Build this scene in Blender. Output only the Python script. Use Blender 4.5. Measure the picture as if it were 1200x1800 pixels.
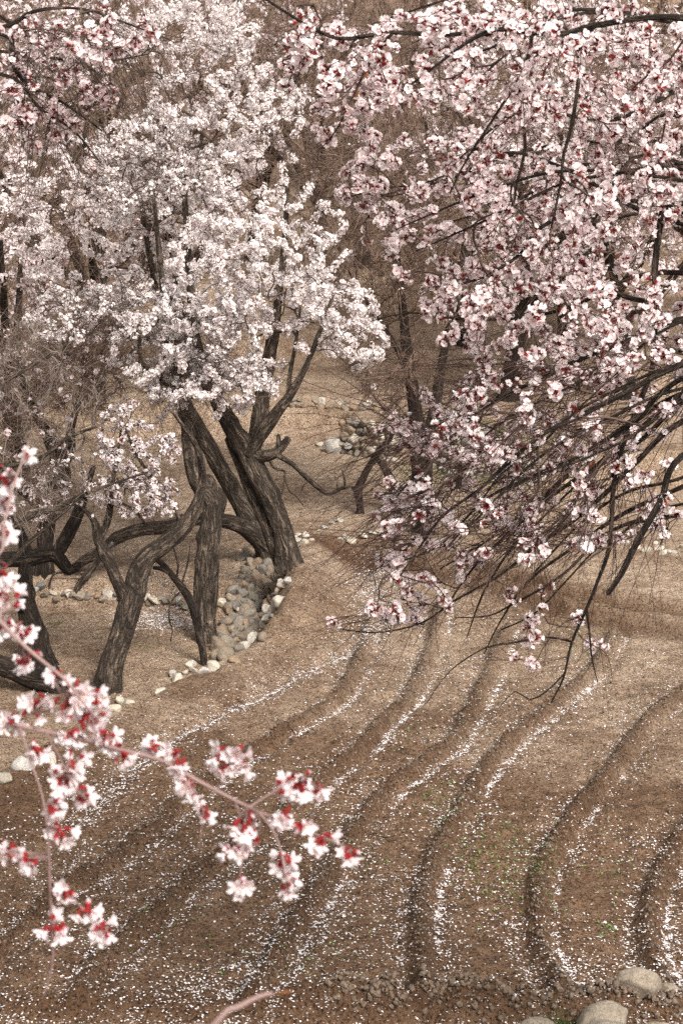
import bpy, math, random
import numpy as np
from mathutils import kdtree, Vector

for o in list(bpy.data.objects):
    bpy.data.objects.remove(o)
SC = bpy.context.scene
COL = SC.collection
rng = np.random.default_rng(7)
random.seed(7)
R = math.radians

# ------------------------------------------------------------------ camera
CAMZ, LENS = 4.5, 70.0
F = 1800 * LENS / 36.0                       # focal length in photo pixels
HORIZON = 130.0
PITCH = math.atan((900 - HORIZON) / F)
cam_data = bpy.data.cameras.new('camera')
cam = bpy.data.objects.new('camera', cam_data)
COL.objects.link(cam)
cam.location = (0, 0, CAMZ)
cam.rotation_euler = (R(90) - PITCH, 0, 0)
cam_data.sensor_fit = 'VERTICAL'
cam_data.sensor_height = 36.0
cam_data.sensor_width = 24.0
cam_data.lens = LENS
cam_data.clip_end = 2000
cam_data.dof.use_dof = True
cam_data.dof.focus_distance = 12.0
cam_data.dof.aperture_fstop = 15.0
SC.camera = cam

# ------------------------------------------------------------------ sky, sun, exposure
SUN_EL, SUN_AZ = 44.0, 152.0                  # behind the camera, to the right
world = bpy.data.worlds.new('World')
SC.world = world
world.use_nodes = True
nt = world.node_tree
bg = nt.nodes['Background']
sky = nt.nodes.new('ShaderNodeTexSky')
sky.sky_type = 'NISHITA'
sky.sun_disc = False
sky.sun_elevation = R(SUN_EL)
sky.sun_rotation = R(SUN_AZ)
sky.dust_density = 4.0
sky.air_density = 1.0
hs = nt.nodes.new('ShaderNodeHueSaturation')  # high overcast: hardly any blue left
hs.inputs['Saturation'].default_value = 0.06
nt.links.new(sky.outputs[0], hs.inputs['Color'])
nt.links.new(hs.outputs[0], bg.inputs['Color'])
bg.inputs['Strength'].default_value = 0.12
sun_data = bpy.data.lights.new('sun', 'SUN')
sun_data.energy = 2.3
sun_data.angle = R(16)
sun_data.color = (1.0, 0.95, 0.88)
sun = bpy.data.objects.new('sun', sun_data)
COL.objects.link(sun)
_a, _e = R(SUN_AZ), R(SUN_EL)
_d = Vector((math.sin(_a) * math.cos(_e), math.cos(_a) * math.cos(_e), math.sin(_e)))
sun.rotation_euler = _d.to_track_quat('Z', 'Y').to_euler()
sun.location = (3, -5, 20)
SC.view_settings.view_transform = 'Standard'
SC.view_settings.look = 'None'
SC.view_settings.exposure = 1.02
SC.view_settings.gamma = 1.0
SC.render.engine = 'CYCLES'
SC.cycles.max_bounces = 5
SC.cycles.transparent_max_bounces = 4
SC.cycles.use_denoising = False

# ------------------------------------------------------------------ small maths
CP, SP = math.cos(PITCH), math.sin(PITCH)
def at(px, py, D):
    """world point seen at a photo pixel, D metres along the optical axis"""
    px, py, D = np.broadcast_arrays(np.asarray(px, float), np.asarray(py, float), np.asarray(D, float))
    u = (px - 600) / F * D
    v = (900 - py) / F * D
    return np.stack([u, D * CP + v * SP, CAMZ - D * SP + v * CP], -1)
def gz(px, py, z=0.0):
    """world point on the level plane z"""
    b = (900 - np.asarray(py, float)) / F
    D = (z - CAMZ) / (-SP + b * CP)
    return at(px, py, D)
def depth_of(p):
    p = np.asarray(p)
    return p[..., 1] * CP - (p[..., 2] - CAMZ) * SP
def pix_of(p):
    p = np.asarray(p)
    D = depth_of(p)
    v = p[..., 1] * SP + (p[..., 2] - CAMZ) * CP
    return 600 + p[..., 0] / D * F, 900 - v / D * F, D
def sm(t):
    t = np.clip(t, 0, 1)
    return t * t * (3 - 2 * t)
_tab = rng.random((256, 256))
def vnoise(x, y):
    xi, yi = np.floor(x).astype(int), np.floor(y).astype(int)
    fx, fy = x - xi, y - yi
    fx, fy = fx * fx * (3 - 2 * fx), fy * fy * (3 - 2 * fy)
    a, b = _tab[xi & 255, yi & 255], _tab[(xi + 1) & 255, yi & 255]
    c, d = _tab[xi & 255, (yi + 1) & 255], _tab[(xi + 1) & 255, (yi + 1) & 255]
    return (a * (1 - fx) + b * fx) * (1 - fy) + (c * (1 - fx) + d * fx) * fy
def fbm(x, y, o=4):
    s, a, t = 0, 0.5, 0
    for k in range(o):
        s = s + a * vnoise(x * 2 ** k + 17.3 * k, y * 2 ** k + 9.1 * k)
        t += a
        a *= 0.5
    return s / t - 0.5
def norm(v):
    return v / np.maximum(np.linalg.norm(v, axis=-1, keepdims=True), 1e-9)
def rand_dir(n):
    return norm(rng.normal(size=(n, 3)))

# ------------------------------------------------------------------ object helpers
def tag(o, label=None, cat=None, group=None, kind=None):
    if label: o['label'] = label
    if cat: o['category'] = cat
    if group: o['group'] = group
    if kind: o['kind'] = kind
    return o
def empty(name, loc, label, cat, group=None):
    o = bpy.data.objects.new(name, None)
    o.empty_display_size = 0.2
    COL.objects.link(o)
    o.location = tuple(float(c) for c in loc)
    return tag(o, label, cat, group)
def link(name, me, parent=None, kind=None, loc=None):
    o = bpy.data.objects.new(name, me)
    COL.objects.link(o)
    if parent is not None:
        o.parent = parent
    if loc is not None:
        o.location = tuple(float(c) for c in loc)
    if kind:
        o['kind'] = kind
    return o
def mesh_np(name, V, faces, mats, smooth=False, col=None, uv=None, mi=None, attr=None):
    """faces: list of (n,k) int arrays"""
    me = bpy.data.meshes.new(name)
    V = np.ascontiguousarray(V, dtype=np.float32)
    me.vertices.add(len(V))
    me.vertices.foreach_set('co', V.ravel())
    faces = [f for f in faces if len(f)]
    loops = np.concatenate([f.ravel() for f in faces]).astype(np.int32)
    cnt = np.concatenate([np.full(len(f), f.shape[1]) for f in faces]).astype(np.int32)
    start = np.concatenate([[0], np.cumsum(cnt)[:-1]]).astype(np.int32)
    me.loops.add(len(loops))
    me.loops.foreach_set('vertex_index', loops)
    me.polygons.add(len(cnt))
    me.polygons.foreach_set('loop_start', start)
    me.polygons.foreach_set('loop_total', cnt)
    if smooth:
        me.polygons.foreach_set('use_smooth', np.ones(len(cnt), bool))
    for m in (mats if isinstance(mats, (list, tuple)) else [mats]):
        me.materials.append(m)
    if mi is not None:
        me.polygons.foreach_set('material_index', mi.astype(np.int32))
    if col is not None:
        ca = me.color_attributes.new('Col', 'BYTE_COLOR', 'POINT')
        c4 = np.ones((len(V), 4), np.float32)
        c4[:, :3] = np.clip(col, 0, 1)
        ca.data.foreach_set('color', c4.ravel())
    if attr is not None:
        for k, a in attr.items():
            at_ = me.attributes.new(k, 'FLOAT', 'POINT')
            at_.data.foreach_set('value', np.ascontiguousarray(a, np.float32))
    if uv is not None:
        va = me.attributes.new('along', 'FLOAT_VECTOR', 'POINT')
        va.data.foreach_set('vector', np.ascontiguousarray(uv, np.float32).ravel())
    me.update(calc_edges=True)
    return me

# ------------------------------------------------------------------ materials
def new_mat(name):
    m = bpy.data.materials.new(name)
    m.use_nodes = True
    t = m.node_tree
    return m, t, t.nodes['Principled BSDF']
def N(t, kind, **kw):
    n = t.nodes.new(kind)
    for k, v in kw.items():
        if k in n.inputs: n.inputs[k].default_value = v
        else: setattr(n, k, v)
    return n
def ramp(t, stops):
    r = t.nodes.new('ShaderNodeValToRGB')
    e = r.color_ramp.elements
    while len(e) < len(stops): e.new(0.5)
    for i, (p, c) in enumerate(stops):
        e[i].position = p
        e[i].color = (*c, 1)
    return r
def mix(t, a, b, fac, mode='MIX'):
    n = t.nodes.new('ShaderNodeMix')
    n.data_type = 'RGBA'
    n.blend_type = mode
    for sock, v in ((n.inputs[0], fac), (n.inputs[6], a), (n.inputs[7], b)):
        if hasattr(v, 'is_linked') or hasattr(v, 'links'): t.links.new(v, sock)
        elif isinstance(v, (int, float)): sock.default_value = v
        else: sock.default_value = (*v, 1)
    return n.outputs[2]

def soil_mat():
    m, t, b = new_mat('soil')
    L = t.links.new
    g = N(t, 'ShaderNodeNewGeometry')
    n1 = N(t, 'ShaderNodeTexNoise', Scale=0.9, Detail=6.0, Roughness=0.65)
    n2 = N(t, 'ShaderNodeTexNoise', Scale=9.0, Detail=8.0, Roughness=0.75)
    n3 = N(t, 'ShaderNodeTexNoise', Scale=58.0, Detail=4.0, Roughness=0.7)
    for n in (n1, n2, n3): L(g.outputs['Position'], n.inputs['Vector'])
    dry = N(t, 'ShaderNodeAttribute', attribute_name='dry')
    moist = N(t, 'ShaderNodeAttribute', attribute_name='moist')
    wet_c = ramp(t, [(0.34, (0.070, 0.040, 0.024)), (0.5, (0.185, 0.109, 0.064)), (0.66, (0.31, 0.20, 0.128))])
    dry_c = ramp(t, [(0.34, (0.175, 0.118, 0.078)), (0.5, (0.37, 0.268, 0.188)), (0.66, (0.53, 0.41, 0.305))])
    s = N(t, 'ShaderNodeMath', operation='MULTIPLY_ADD')
    L(n2.outputs[0], s.inputs[0]); s.inputs[1].default_value = 0.7
    s2 = N(t, 'ShaderNodeMath', operation='MULTIPLY'); L(n1.outputs[0], s2.inputs[0]); s2.inputs[1].default_value = 0.3
    L(s2.outputs[0], s.inputs[2])
    L(s.outputs[0], wet_c.inputs[0]); L(s.outputs[0], dry_c.inputs[0])
    d2 = N(t, 'ShaderNodeMath', operation='ADD'); L(dry.outputs['Fac'], d2.inputs[0])
    d3 = N(t, 'ShaderNodeMath', operation='MULTIPLY_ADD'); L(n1.outputs[0], d3.inputs[0]); d3.inputs[1].default_value = 2.2; d3.inputs[2].default_value = -1.1
    L(d3.outputs[0], d2.inputs[1]); d2.use_clamp = True
    c = mix(t, wet_c.outputs[0], dry_c.outputs[0], d2.outputs[0])
    mo = N(t, 'ShaderNodeMath', operation='MULTIPLY'); L(moist.outputs['Fac'], mo.inputs[0]); mo.inputs[1].default_value = 0.8
    c = mix(t, c, (0.095, 0.051, 0.028), mo.outputs[0])
    sp = ramp(t, [(0.40, (0.22, 0.19, 0.17)), (0.485, (0.92, 0.92, 0.92)), (0.58, (1, 1, 1)), (0.68, (1.45, 1.42, 1.38))])  # dark specks paint the small shadows of soil crumbs into the colour
    L(n3.outputs[0], sp.inputs[0])
    c = mix(t, c, sp.outputs[0], 0.95, 'MULTIPLY')
    L(c, b.inputs['Base Color'])
    b.inputs['Roughness'].default_value = 0.95
    b.inputs['Specular IOR Level'].default_value = 0.15
    bp = N(t, 'ShaderNodeBump', Strength=1.0, Distance=0.05)
    ad = N(t, 'ShaderNodeMath', operation='MULTIPLY_ADD'); L(n3.outputs[0], ad.inputs[0]); ad.inputs[1].default_value = 0.35; L(n2.outputs[0], ad.inputs[2])
    L(ad.outputs[0], bp.inputs['Height']); L(bp.outputs[0], b.inputs['Normal'])
    return m
def clod_mat():
    m, t, b = new_mat('clod')
    g = N(t, 'ShaderNodeNewGeometry')
    n = N(t, 'ShaderNodeTexNoise', Scale=40.0, Detail=6.0)
    t.links.new(g.outputs['Position'], n.inputs['Vector'])
    r = ramp(t, [(0.3, (0.075, 0.052, 0.036)), (0.55, (0.15, 0.105, 0.072)), (0.8, (0.24, 0.175, 0.12))])
    t.links.new(n.outputs[0], r.inputs[0]); t.links.new(r.outputs[0], b.inputs['Base Color'])
    b.inputs['Roughness'].default_value = 0.95
    bp = N(t, 'ShaderNodeBump', Strength=0.8, Distance=0.02)
    t.links.new(n.outputs[0], bp.inputs['Height']); t.links.new(bp.outputs[0], b.inputs['Normal'])
    return m
def bark_mat(name, dark, mid, light, scale=1.0):
    """long wavering fissures between rough plates, running along the limb"""
    m, t, b = new_mat(name)
    L = t.links.new
    uv = N(t, 'ShaderNodeAttribute', attribute_name='along')
    def stretched(sx, sy, det, rough, dist):
        mp = N(t, 'ShaderNodeMapping'); mp.inputs['Scale'].default_value = (sx * scale, sx * scale, sy * scale)
        L(uv.outputs['Vector'], mp.inputs[0])
        n = N(t, 'ShaderNodeTexNoise', Scale=1.0, Detail=det, Roughness=rough, Distortion=dist)
        L(mp.outputs[0], n.inputs['Vector'])
        return n.outputs[0]
    def fissure(n, gain):
        s1 = N(t, 'ShaderNodeMath', operation='SUBTRACT'); L(n, s1.inputs[0]); s1.inputs[1].default_value = 0.5
        s2 = N(t, 'ShaderNodeMath', operation='ABSOLUTE'); L(s1.outputs[0], s2.inputs[0])
        s3 = N(t, 'ShaderNodeMath', operation='MULTIPLY', use_clamp=True); L(s2.outputs[0], s3.inputs[0]); s3.inputs[1].default_value = gain
        return s3.outputs[0]
    f1, f2 = fissure(stretched(26, 5.5, 4.0, 0.6, 0.5), 6.0), fissure(stretched(60, 15, 3.0, 0.6, 0.5), 5.0)
    mn = N(t, 'ShaderNodeMath', operation='MULTIPLY'); L(f1, mn.inputs[0])
    f2b = N(t, 'ShaderNodeMath', operation='MULTIPLY_ADD'); L(f2, f2b.inputs[0]); f2b.inputs[1].default_value = 0.5; f2b.inputs[2].default_value = 0.5
    L(f2b.outputs[0], mn.inputs[1])
    g = N(t, 'ShaderNodeNewGeometry')
    big = N(t, 'ShaderNodeTexNoise', Scale=6.0, Detail=5.0, Roughness=0.65); L(g.outputs['Position'], big.inputs['Vector'])
    fine = N(t, 'ShaderNodeTexNoise', Scale=60.0, Detail=4.0, Roughness=0.7); L(g.outputs['Position'], fine.inputs['Vector'])
    h = N(t, 'ShaderNodeMath', operation='MULTIPLY_ADD'); L(fine.outputs[0], h.inputs[0]); h.inputs[1].default_value = 0.45; L(mn.outputs[0], h.inputs[2])
    r = ramp(t, [(0.22, dark), (0.62, mid), (1.0, light)])
    L(h.outputs[0], r.inputs[0])
    rb = ramp(t, [(0.32, (0.5, 0.48, 0.46)), (0.68, (1.35, 1.3, 1.25))]); L(big.outputs[0], rb.inputs[0])
    c = mix(t, r.outputs[0], rb.outputs[0], 1.0, 'MULTIPLY')
    L(c, b.inputs['Base Color'])
    b.inputs['Roughness'].default_value = 0.92
    b.inputs['Specular IOR Level'].default_value = 0.2
    bp = N(t, 'ShaderNodeBump', Strength=1.0, Distance=0.04)
    L(h.outputs[0], bp.inputs['Height']); L(bp.outputs[0], b.inputs['Normal'])
    return m
def twig_mat(name, a, c):
    m, t, b = new_mat(name)
    g = N(t, 'ShaderNodeNewGeometry')
    n = N(t, 'ShaderNodeTexNoise', Scale=6.0, Detail=3.0)
    t.links.new(g.outputs['Position'], n.inputs['Vector'])
    r = ramp(t, [(0.35, a), (0.65, c)])
    t.links.new(n.outputs[0], r.inputs[0]); t.links.new(r.outputs[0], b.inputs['Base Color'])
    b.inputs['Roughness'].default_value = 0.8
    b.inputs['Specular IOR Level'].default_value = 0.25
    return m
def blossom_mat():
    m, t, b = new_mat('blossom')
    a = N(t, 'ShaderNodeAttribute', attribute_name='Col')
    t.links.new(a.outputs['Color'], b.inputs['Base Color'])
    b.inputs['Roughness'].default_value = 0.75
    b.inputs['Specular IOR Level'].default_value = 0.12
    tr = N(t, 'ShaderNodeBsdfTranslucent')
    t.links.new(a.outputs['Color'], tr.inputs[0])
    mx = N(t, 'ShaderNodeMixShader'); mx.inputs[0].default_value = 0.42
    t.links.new(b.outputs[0], mx.inputs[1]); t.links.new(tr.outputs[0], mx.inputs[2])
    t.links.new(mx.outputs[0], t.nodes['Material Output'].inputs[0])
    return m
def stone_mat(name, stops):
    m, t, b = new_mat(name)
    L = t.links.new
    oi = N(t, 'ShaderNodeObjectInfo')
    r = ramp(t, stops); r.color_ramp.interpolation = 'LINEAR'
    L(oi.outputs['Random'], r.inputs[0])
    g = N(t, 'ShaderNodeNewGeometry')
    n = N(t, 'ShaderNodeTexNoise', Scale=11.0, Detail=8.0, Roughness=0.75)
    n2 = N(t, 'ShaderNodeTexNoise', Scale=90.0, Detail=3.0)
    L(g.outputs['Position'], n.inputs['Vector']); L(g.outputs['Position'], n2.inputs['Vector'])
    q = ramp(t, [(0.3, (0.5, 0.47, 0.44)), (0.5, (0.95, 0.93, 0.9)), (0.72, (1.3, 1.28, 1.25))]); L(n.outputs[0], q.inputs[0])
    c = mix(t, r.outputs[0], q.outputs[0], 1.0, 'MULTIPLY')
    q2 = ramp(t, [(0.35, (0.6, 0.58, 0.56)), (0.5, (1, 1, 1))]); L(n2.outputs[0], q2.inputs[0])
    c = mix(t, c, q2.outputs[0], 0.7, 'MULTIPLY')
    L(c, b.inputs['Base Color'])
    b.inputs['Roughness'].default_value = 0.9
    bp = N(t, 'ShaderNodeBump', Strength=0.7, Distance=0.02); L(n.outputs[0], bp.inputs['Height']); L(bp.outputs[0], b.inputs['Normal'])
    return m
def plain_mat(name, c, rough=0.8, trans=0.0):
    m, t, b = new_mat(name)
    n = N(t, 'ShaderNodeTexNoise', Scale=30.0, Detail=3.0)
    g = N(t, 'ShaderNodeNewGeometry'); t.links.new(g.outputs['Position'], n.inputs['Vector'])
    r = ramp(t, [(0.3, tuple(x * 0.7 for x in c)), (0.7, tuple(min(1, x * 1.25) for x in c))])
    t.links.new(n.outputs[0], r.inputs[0]); t.links.new(r.outputs[0], b.inputs['Base Color'])
    b.inputs['Roughness'].default_value = rough
    if trans:
        tr = N(t, 'ShaderNodeBsdfTranslucent'); t.links.new(r.outputs[0], tr.inputs[0])
        mx = N(t, 'ShaderNodeMixShader'); mx.inputs[0].default_value = trans
        t.links.new(b.outputs[0], mx.inputs[1]); t.links.new(tr.outputs[0], mx.inputs[2])
        t.links.new(mx.outputs[0], t.nodes['Material Output'].inputs[0])
    return m

M_SOIL, M_CLOD = soil_mat(), clod_mat()
M_BARK = bark_mat('bark', (0.022, 0.016, 0.012), (0.12, 0.093, 0.072), (0.26, 0.21, 0.165))
M_BARKD = bark_mat('dark_bark', (0.013, 0.009, 0.007), (0.055, 0.040, 0.031), (0.125, 0.096, 0.076))
M_TWIG = twig_mat('twig', (0.040, 0.027, 0.020), (0.11, 0.076, 0.058))
M_TWIGR = twig_mat('red_twig', (0.040, 0.023, 0.018), (0.115, 0.070, 0.056))
M_TWIGG = twig_mat('grey_twig', (0.10, 0.075, 0.058), (0.25, 0.20, 0.165))
M_TWIGB = twig_mat('far_twig', (0.10, 0.062, 0.044), (0.25, 0.17, 0.128))
M_TWIGN = twig_mat('near_twig', (0.15, 0.09, 0.08), (0.29, 0.195, 0.175))
M_BLOSSOM = blossom_mat()
M_STONE = stone_mat('wall_stone', [(0.0, (0.20, 0.172, 0.14)), (0.25, (0.155, 0.142, 0.125)), (0.5, (0.25, 0.205, 0.155)), (0.7, (0.185, 0.145, 0.105)), (0.88, (0.245, 0.17, 0.11)), (1.0, (0.14, 0.135, 0.13))])
M_PALE = stone_mat('pale_stone', [(0.0, (0.42, 0.375, 0.31)), (0.35, (0.52, 0.47, 0.40)), (0.6, (0.33, 0.32, 0.305)), (0.8, (0.46, 0.40, 0.32)), (1.0, (0.36, 0.32, 0.265))])
M_BOULDER = stone_mat('boulder', [(0.0, (0.27, 0.225, 0.175)), (0.5, (0.33, 0.28, 0.22)), (1.0, (0.25, 0.205, 0.16))])
M_LEAF = plain_mat('withered_leaf', (0.30, 0.10, 0.03), 0.7, 0.3)
M_GRASS = plain_mat('grass', (0.09, 0.16, 0.03), 0.7, 0.3)
M_SEED = plain_mat('seedling', (0.17, 0.24, 0.07), 0.7, 0.3)
M_PETAL = plain_mat('petal', (0.80, 0.745, 0.735), 0.8, 0.2)

# ------------------------------------------------------------------ terrain
RIDGES_PX = [
    [(-60, 1690), (0, 1645), (25, 1625), (100, 1565), (175, 1520), (240, 1470), (300, 1415), (370, 1362), (450, 1310), (525, 1265), (590, 1222), (625, 1175), (640, 1120), (655, 1050)],
    [(140, 1735), (180, 1680), (225, 1635), (280, 1590), (330, 1545), (390, 1500), (470, 1445), (540, 1390), (595, 1343), (630, 1315), (675, 1260), (720, 1215), (745, 1170), (765, 1110), (772, 1060)],
    [(440, 1745), (450, 1730), (475, 1690), (505, 1635), (535, 1590), (575, 1530), (610, 1470), (645, 1420), (690, 1375), (745, 1335), (795, 1300), (820, 1255), (850, 1200), (870, 1150), (890, 1100)],
    [(746, 1735), (742, 1690), (738, 1620), (744, 1560), (768, 1490), (800, 1430), (832, 1375), (862, 1330), (905, 1288), (960, 1240), (1005, 1203), (1050, 1160), (1080, 1105)],
    [(985, 1725), (965, 1690), (950, 1650), (944, 1590), (950, 1525), (980, 1470), (1030, 1400), (1080, 1335), (1125, 1275), (1190, 1220), (1260, 1165)],
    [(1170, 1720), (1148, 1685), (1138, 1640), (1145, 1570), (1170, 1510), (1200, 1460), (1270, 1385), (1340, 1320)],
]
RIDGES = []
for r in RIDGES_PX:
    p = gz([q[0] for q in r], [q[1] for q in r], 0.04)[:, :2]
    # resample as a smooth curve
    t = np.linspace(0, len(p) - 1, len(p) * 3 - 2)
    i = np.clip(t.astype(int), 0, len(p) - 2); f = (t - i)[:, None]
    p0, p1, p2, p3 = p[np.clip(i - 1, 0, None)], p[i], p[i + 1], p[np.clip(i + 2, None, len(p) - 1)]
    RIDGES.append(0.5 * (2 * p1 + (p2 - p0) * f + (2 * p0 - 5 * p1 + 4 * p2 - p3) * f ** 2 + (3 * p1 - p0 - 3 * p2 + p3) * f ** 3))
EDGE_PX = [(524, 988, .30), (520, 1030, .28), (505, 1068, .22), (460, 1130, .08), (405, 1158, .06), (335, 1190, .06), (255, 1226, .06), (155, 1268, .07), (60, 1325, .07), (0, 1372, .08), (-120, 1480, .08)]
_e3 = np.array([gz(a, b, z) for a, b, z in EDGE_PX])
EY, EX, EH = _e3[::-1, 1], _e3[::-1, 0], np.array([q[2] for q in EDGE_PX])[::-1]
_bk = np.array([gz(a, b, 0.05) for a, b in [(522, 985), (600, 978), (700, 986), (800, 1012), (900, 1042), (1000, 1072), (1100, 1092), (1200, 1106), (1400, 1130)]])
_bl = np.array([gz(a, b, -0.2) for a, b in [(-300, 1040), (0, 1052), (130, 1054), (300, 1066), (440, 1074)]])
BX = np.concatenate([_bl[:, 0], _bk[:, 0]]); BY = np.concatenate([_bl[:, 1], _bk[:, 1]])
_w2 = np.array([gz(a, b, -0.05) for a, b in [(-400, 770), (300, 772), (520, 780), (600, 786), (650, 806), (760, 822), (850, 842), (1000, 860), (1500, 880)]])
LEFT = -0.28
def H0(x, y):
    s = x - np.interp(y, EY, EX)
    hc = np.interp(y, EY, EH)
    fld = np.where(s > 0, hc * (1 - sm(s / 0.6)), LEFT + (hc - LEFT) * (1 - sm(-s / 0.42)))
    fld = fld - 0.05 * np.exp(-((s - 0.62) / 0.1) ** 2)
    by = np.interp(x, BX, BY)
    w = sm((y - by + 0.1) / 0.35)
    d = y - by
    h = fld * (1 - w) + (-0.04) * w
    right = sm((x + 0.6) / 0.3)
    h = h + right * (0.16 * np.exp(-((d - 0.1) / 0.11) ** 2) + 0.13 * np.exp(-((d - 0.85) / 0.13) ** 2) - 0.07 * np.exp(-((d - 0.45) / 0.14) ** 2))
    w2 = np.interp(x, _w2[:, 0], _w2[:, 1])
    h = h + 0.42 * sm((y - w2) / 0.22)
    h = h + 0.30 * sm((y - w2 - 4.2) / 0.5)
    h = h + 0.35 * sm((y - w2 - 8.0) / 0.6)
    q = np.clip(y - 40, 0, None)
    h = h + q * 0.10 + (np.clip(q, 0, 120) ** 2) * 0.0016
    near = np.clip((8.72 - y) / 6.2, 0, 1)
    h = h + 2.9 * near
    # irrigation trench and earth bund along the near edge of the field
    tr = y - (9.00 + 0.03 * np.sin(x * 3))
    h = h - 0.10 * np.exp(-(tr / 0.13) ** 2)
    bu = y - (9.20 - 0.02 * x + 0.03 * np.sin(x * 5))
    h = h + 0.085 * np.exp(-(bu / 0.08) ** 2) * sm((x + 0.5) / 0.5)
    return h
def ridge_dist(x, y):
    best = np.full(x.shape, 9.0); side = np.zeros(x.shape); along = np.zeros(x.shape)
    for p in RIDGES:
        m = (x > p[:, 0].min() - 0.6) & (x < p[:, 0].max() + 0.6) & (y > p[:, 1].min() - 0.6) & (y < p[:, 1].max() + 0.6)
        xi, yi = x[m], y[m]
        b = np.full(xi.shape, 9.0); sd = np.zeros(xi.shape)
        for a, c in zip(p[:-1], p[1:]):
            e = c - a; L2 = e @ e
            t = np.clip(((xi - a[0]) * e[0] + (yi - a[1]) * e[1]) / L2, 0, 1)
            dx, dy = xi - a[0] - t * e[0], yi - a[1] - t * e[1]
            d = np.hypot(dx, dy)
            k = d < b
            b = np.where(k, d, b)
            sd = np.where(k, np.sign(dx * e[1] - dy * e[0]), sd)
        bb, ss = best[m], side[m]
        k = b < bb
        bb[k], ss[k] = b[k], sd[k]
        best[m], side[m] = bb, ss
    return best, side
def H(x, y, full=False):
    h = H0(x, y)
    rd, sd = ridge_dist(x, y)
    wob = 1 + 0.9 * fbm(x * 6, y * 6, 3)
    rh = 0.074 * wob * np.exp(-(rd / 0.045) ** 2) - 0.020 * np.exp(-((rd - 0.105) / 0.035) ** 2)
    h = h + rh + .035 * (vnoise(x * 21, y * 21) - .5) * np.exp(-(rd / .07) ** 2)
    h = h + 0.05 * fbm(x * 1.3, y * 1.3, 3) + 0.040 * fbm(x * 9, y * 9, 4) * np.clip(2 - y / 40, 0.4, 1)
    fine = np.clip((25 - y) / 10, 0, 1)
    cl = vnoise(x * 27 + 3, y * 27)
    h = h + fine * 0.026 * np.clip(cl - 0.6, 0, 1) * 2.2
    h = h + 0.20 * fbm(x * 12, y * 12, 4) * np.exp(-((y - 9.20) / 0.13) ** 2) * sm((x + .4) / .4)
    return (h, rd, sd) if full else h
def ray_ground(px, py):
    px, py = np.atleast_1d(np.asarray(px, float)), np.atleast_1d(np.asarray(py, float))
    Ds = np.concatenate([np.arange(8, 26, 0.03), np.arange(26, 70, 0.12)])
    P = at(px[:, None], py[:, None], Ds[None, :])
    hit = P[..., 2] < H0(P[..., 0], P[..., 1])
    i = np.argmax(hit, 1)
    p = P[np.arange(len(px)), i]
    p[:, 2] = H(p[:, 0], p[:, 1])
    return p
def axis(segs):
    out = [segs[0][0]]
    for a, b, s0, s1 in segs:
        v = a
        while v < b - 1e-6:
            f = (v - a) / (b - a)
            v = min(b, v + s0 + (s1 - s0) * f)
            out.append(v)
    return np.array(out)
xs = axis([(-150, -20, 14, 3), (-20, -4.0, 1.2, 0.06), (-4.0, 4.0, 0.036, 0.036), (4.0, 20, 0.06, 1.2), (20, 150, 3, 14)])
ys = axis([(-40, 8.2, 6, 0.15), (8.2, 9, 0.06, 0.03), (9, 19.8, 0.028, 0.040), (19.8, 34, 0.06, 0.14), (34, 60, 0.2, 1.2), (60, 240, 1.5, 12)])
X, Y = np.meshgrid(xs, ys)
hz, rd, sd = H(X.ravel(), Y.ravel(), True)
x_, y_ = X.ravel(), Y.ravel()
nx, ny = len(xs), len(ys)
ii = np.arange(nx * ny).reshape(ny, nx)
quads = np.stack([ii[:-1, :-1], ii[:-1, 1:], ii[1:, 1:], ii[1:, :-1]], -1).reshape(-1, 4)
s_edge = x_ - np.interp(y_, EY, EX)
inf = (s_edge > 0) & (y_ < np.interp(x_, BX, BY))
dry = np.where(inf, sm((y_ - 10.6) / 4.5) * 0.78 - 0.26 + 0.25 * np.exp(-((x_ - 2.2) / 1.3) ** 2) * sm((y_ - 11) / 2), 0.9)
dry = np.where((s_edge < 0) & (y_ < 17.6), 0.62, dry)
dry = np.where(y_ > 28, 0.72, dry)
by_ = np.interp(x_, BX, BY)
dry = dry - 0.75 * np.exp(-((y_ - by_ - 0.45) / 0.6) ** 2) * (x_ > -0.7)
moist = 0.95 * np.exp(-(rd / 0.066) ** 2) * sm((16.8 - y_) / 5 + 0.25) + 0.9 * np.exp(-((y_ - 9.17) / 0.12) ** 2)
moist = moist + 0.75 * np.exp(-((s_edge - 0.25) / 0.28) ** 2) * (y_ < 18.6) * np.clip(0.5 + 0.5 * (13.5 - y_) / 3, 0.15, 1)
moist = moist + (x_ > -.5) * (.75 * np.exp(-((y_ - by_ + .08) / .14) ** 2) + .7 * np.exp(-((y_ - by_ - .62) / .16) ** 2) + .35 * np.exp(-((y_ - by_ - .4) / .5) ** 2))
ground = link('ground', mesh_np('ground', np.stack([x_, y_, hz], -1), [quads], M_SOIL, True, attr={'dry': dry, 'moist': np.clip(moist, 0, 1)}), kind='structure')

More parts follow.
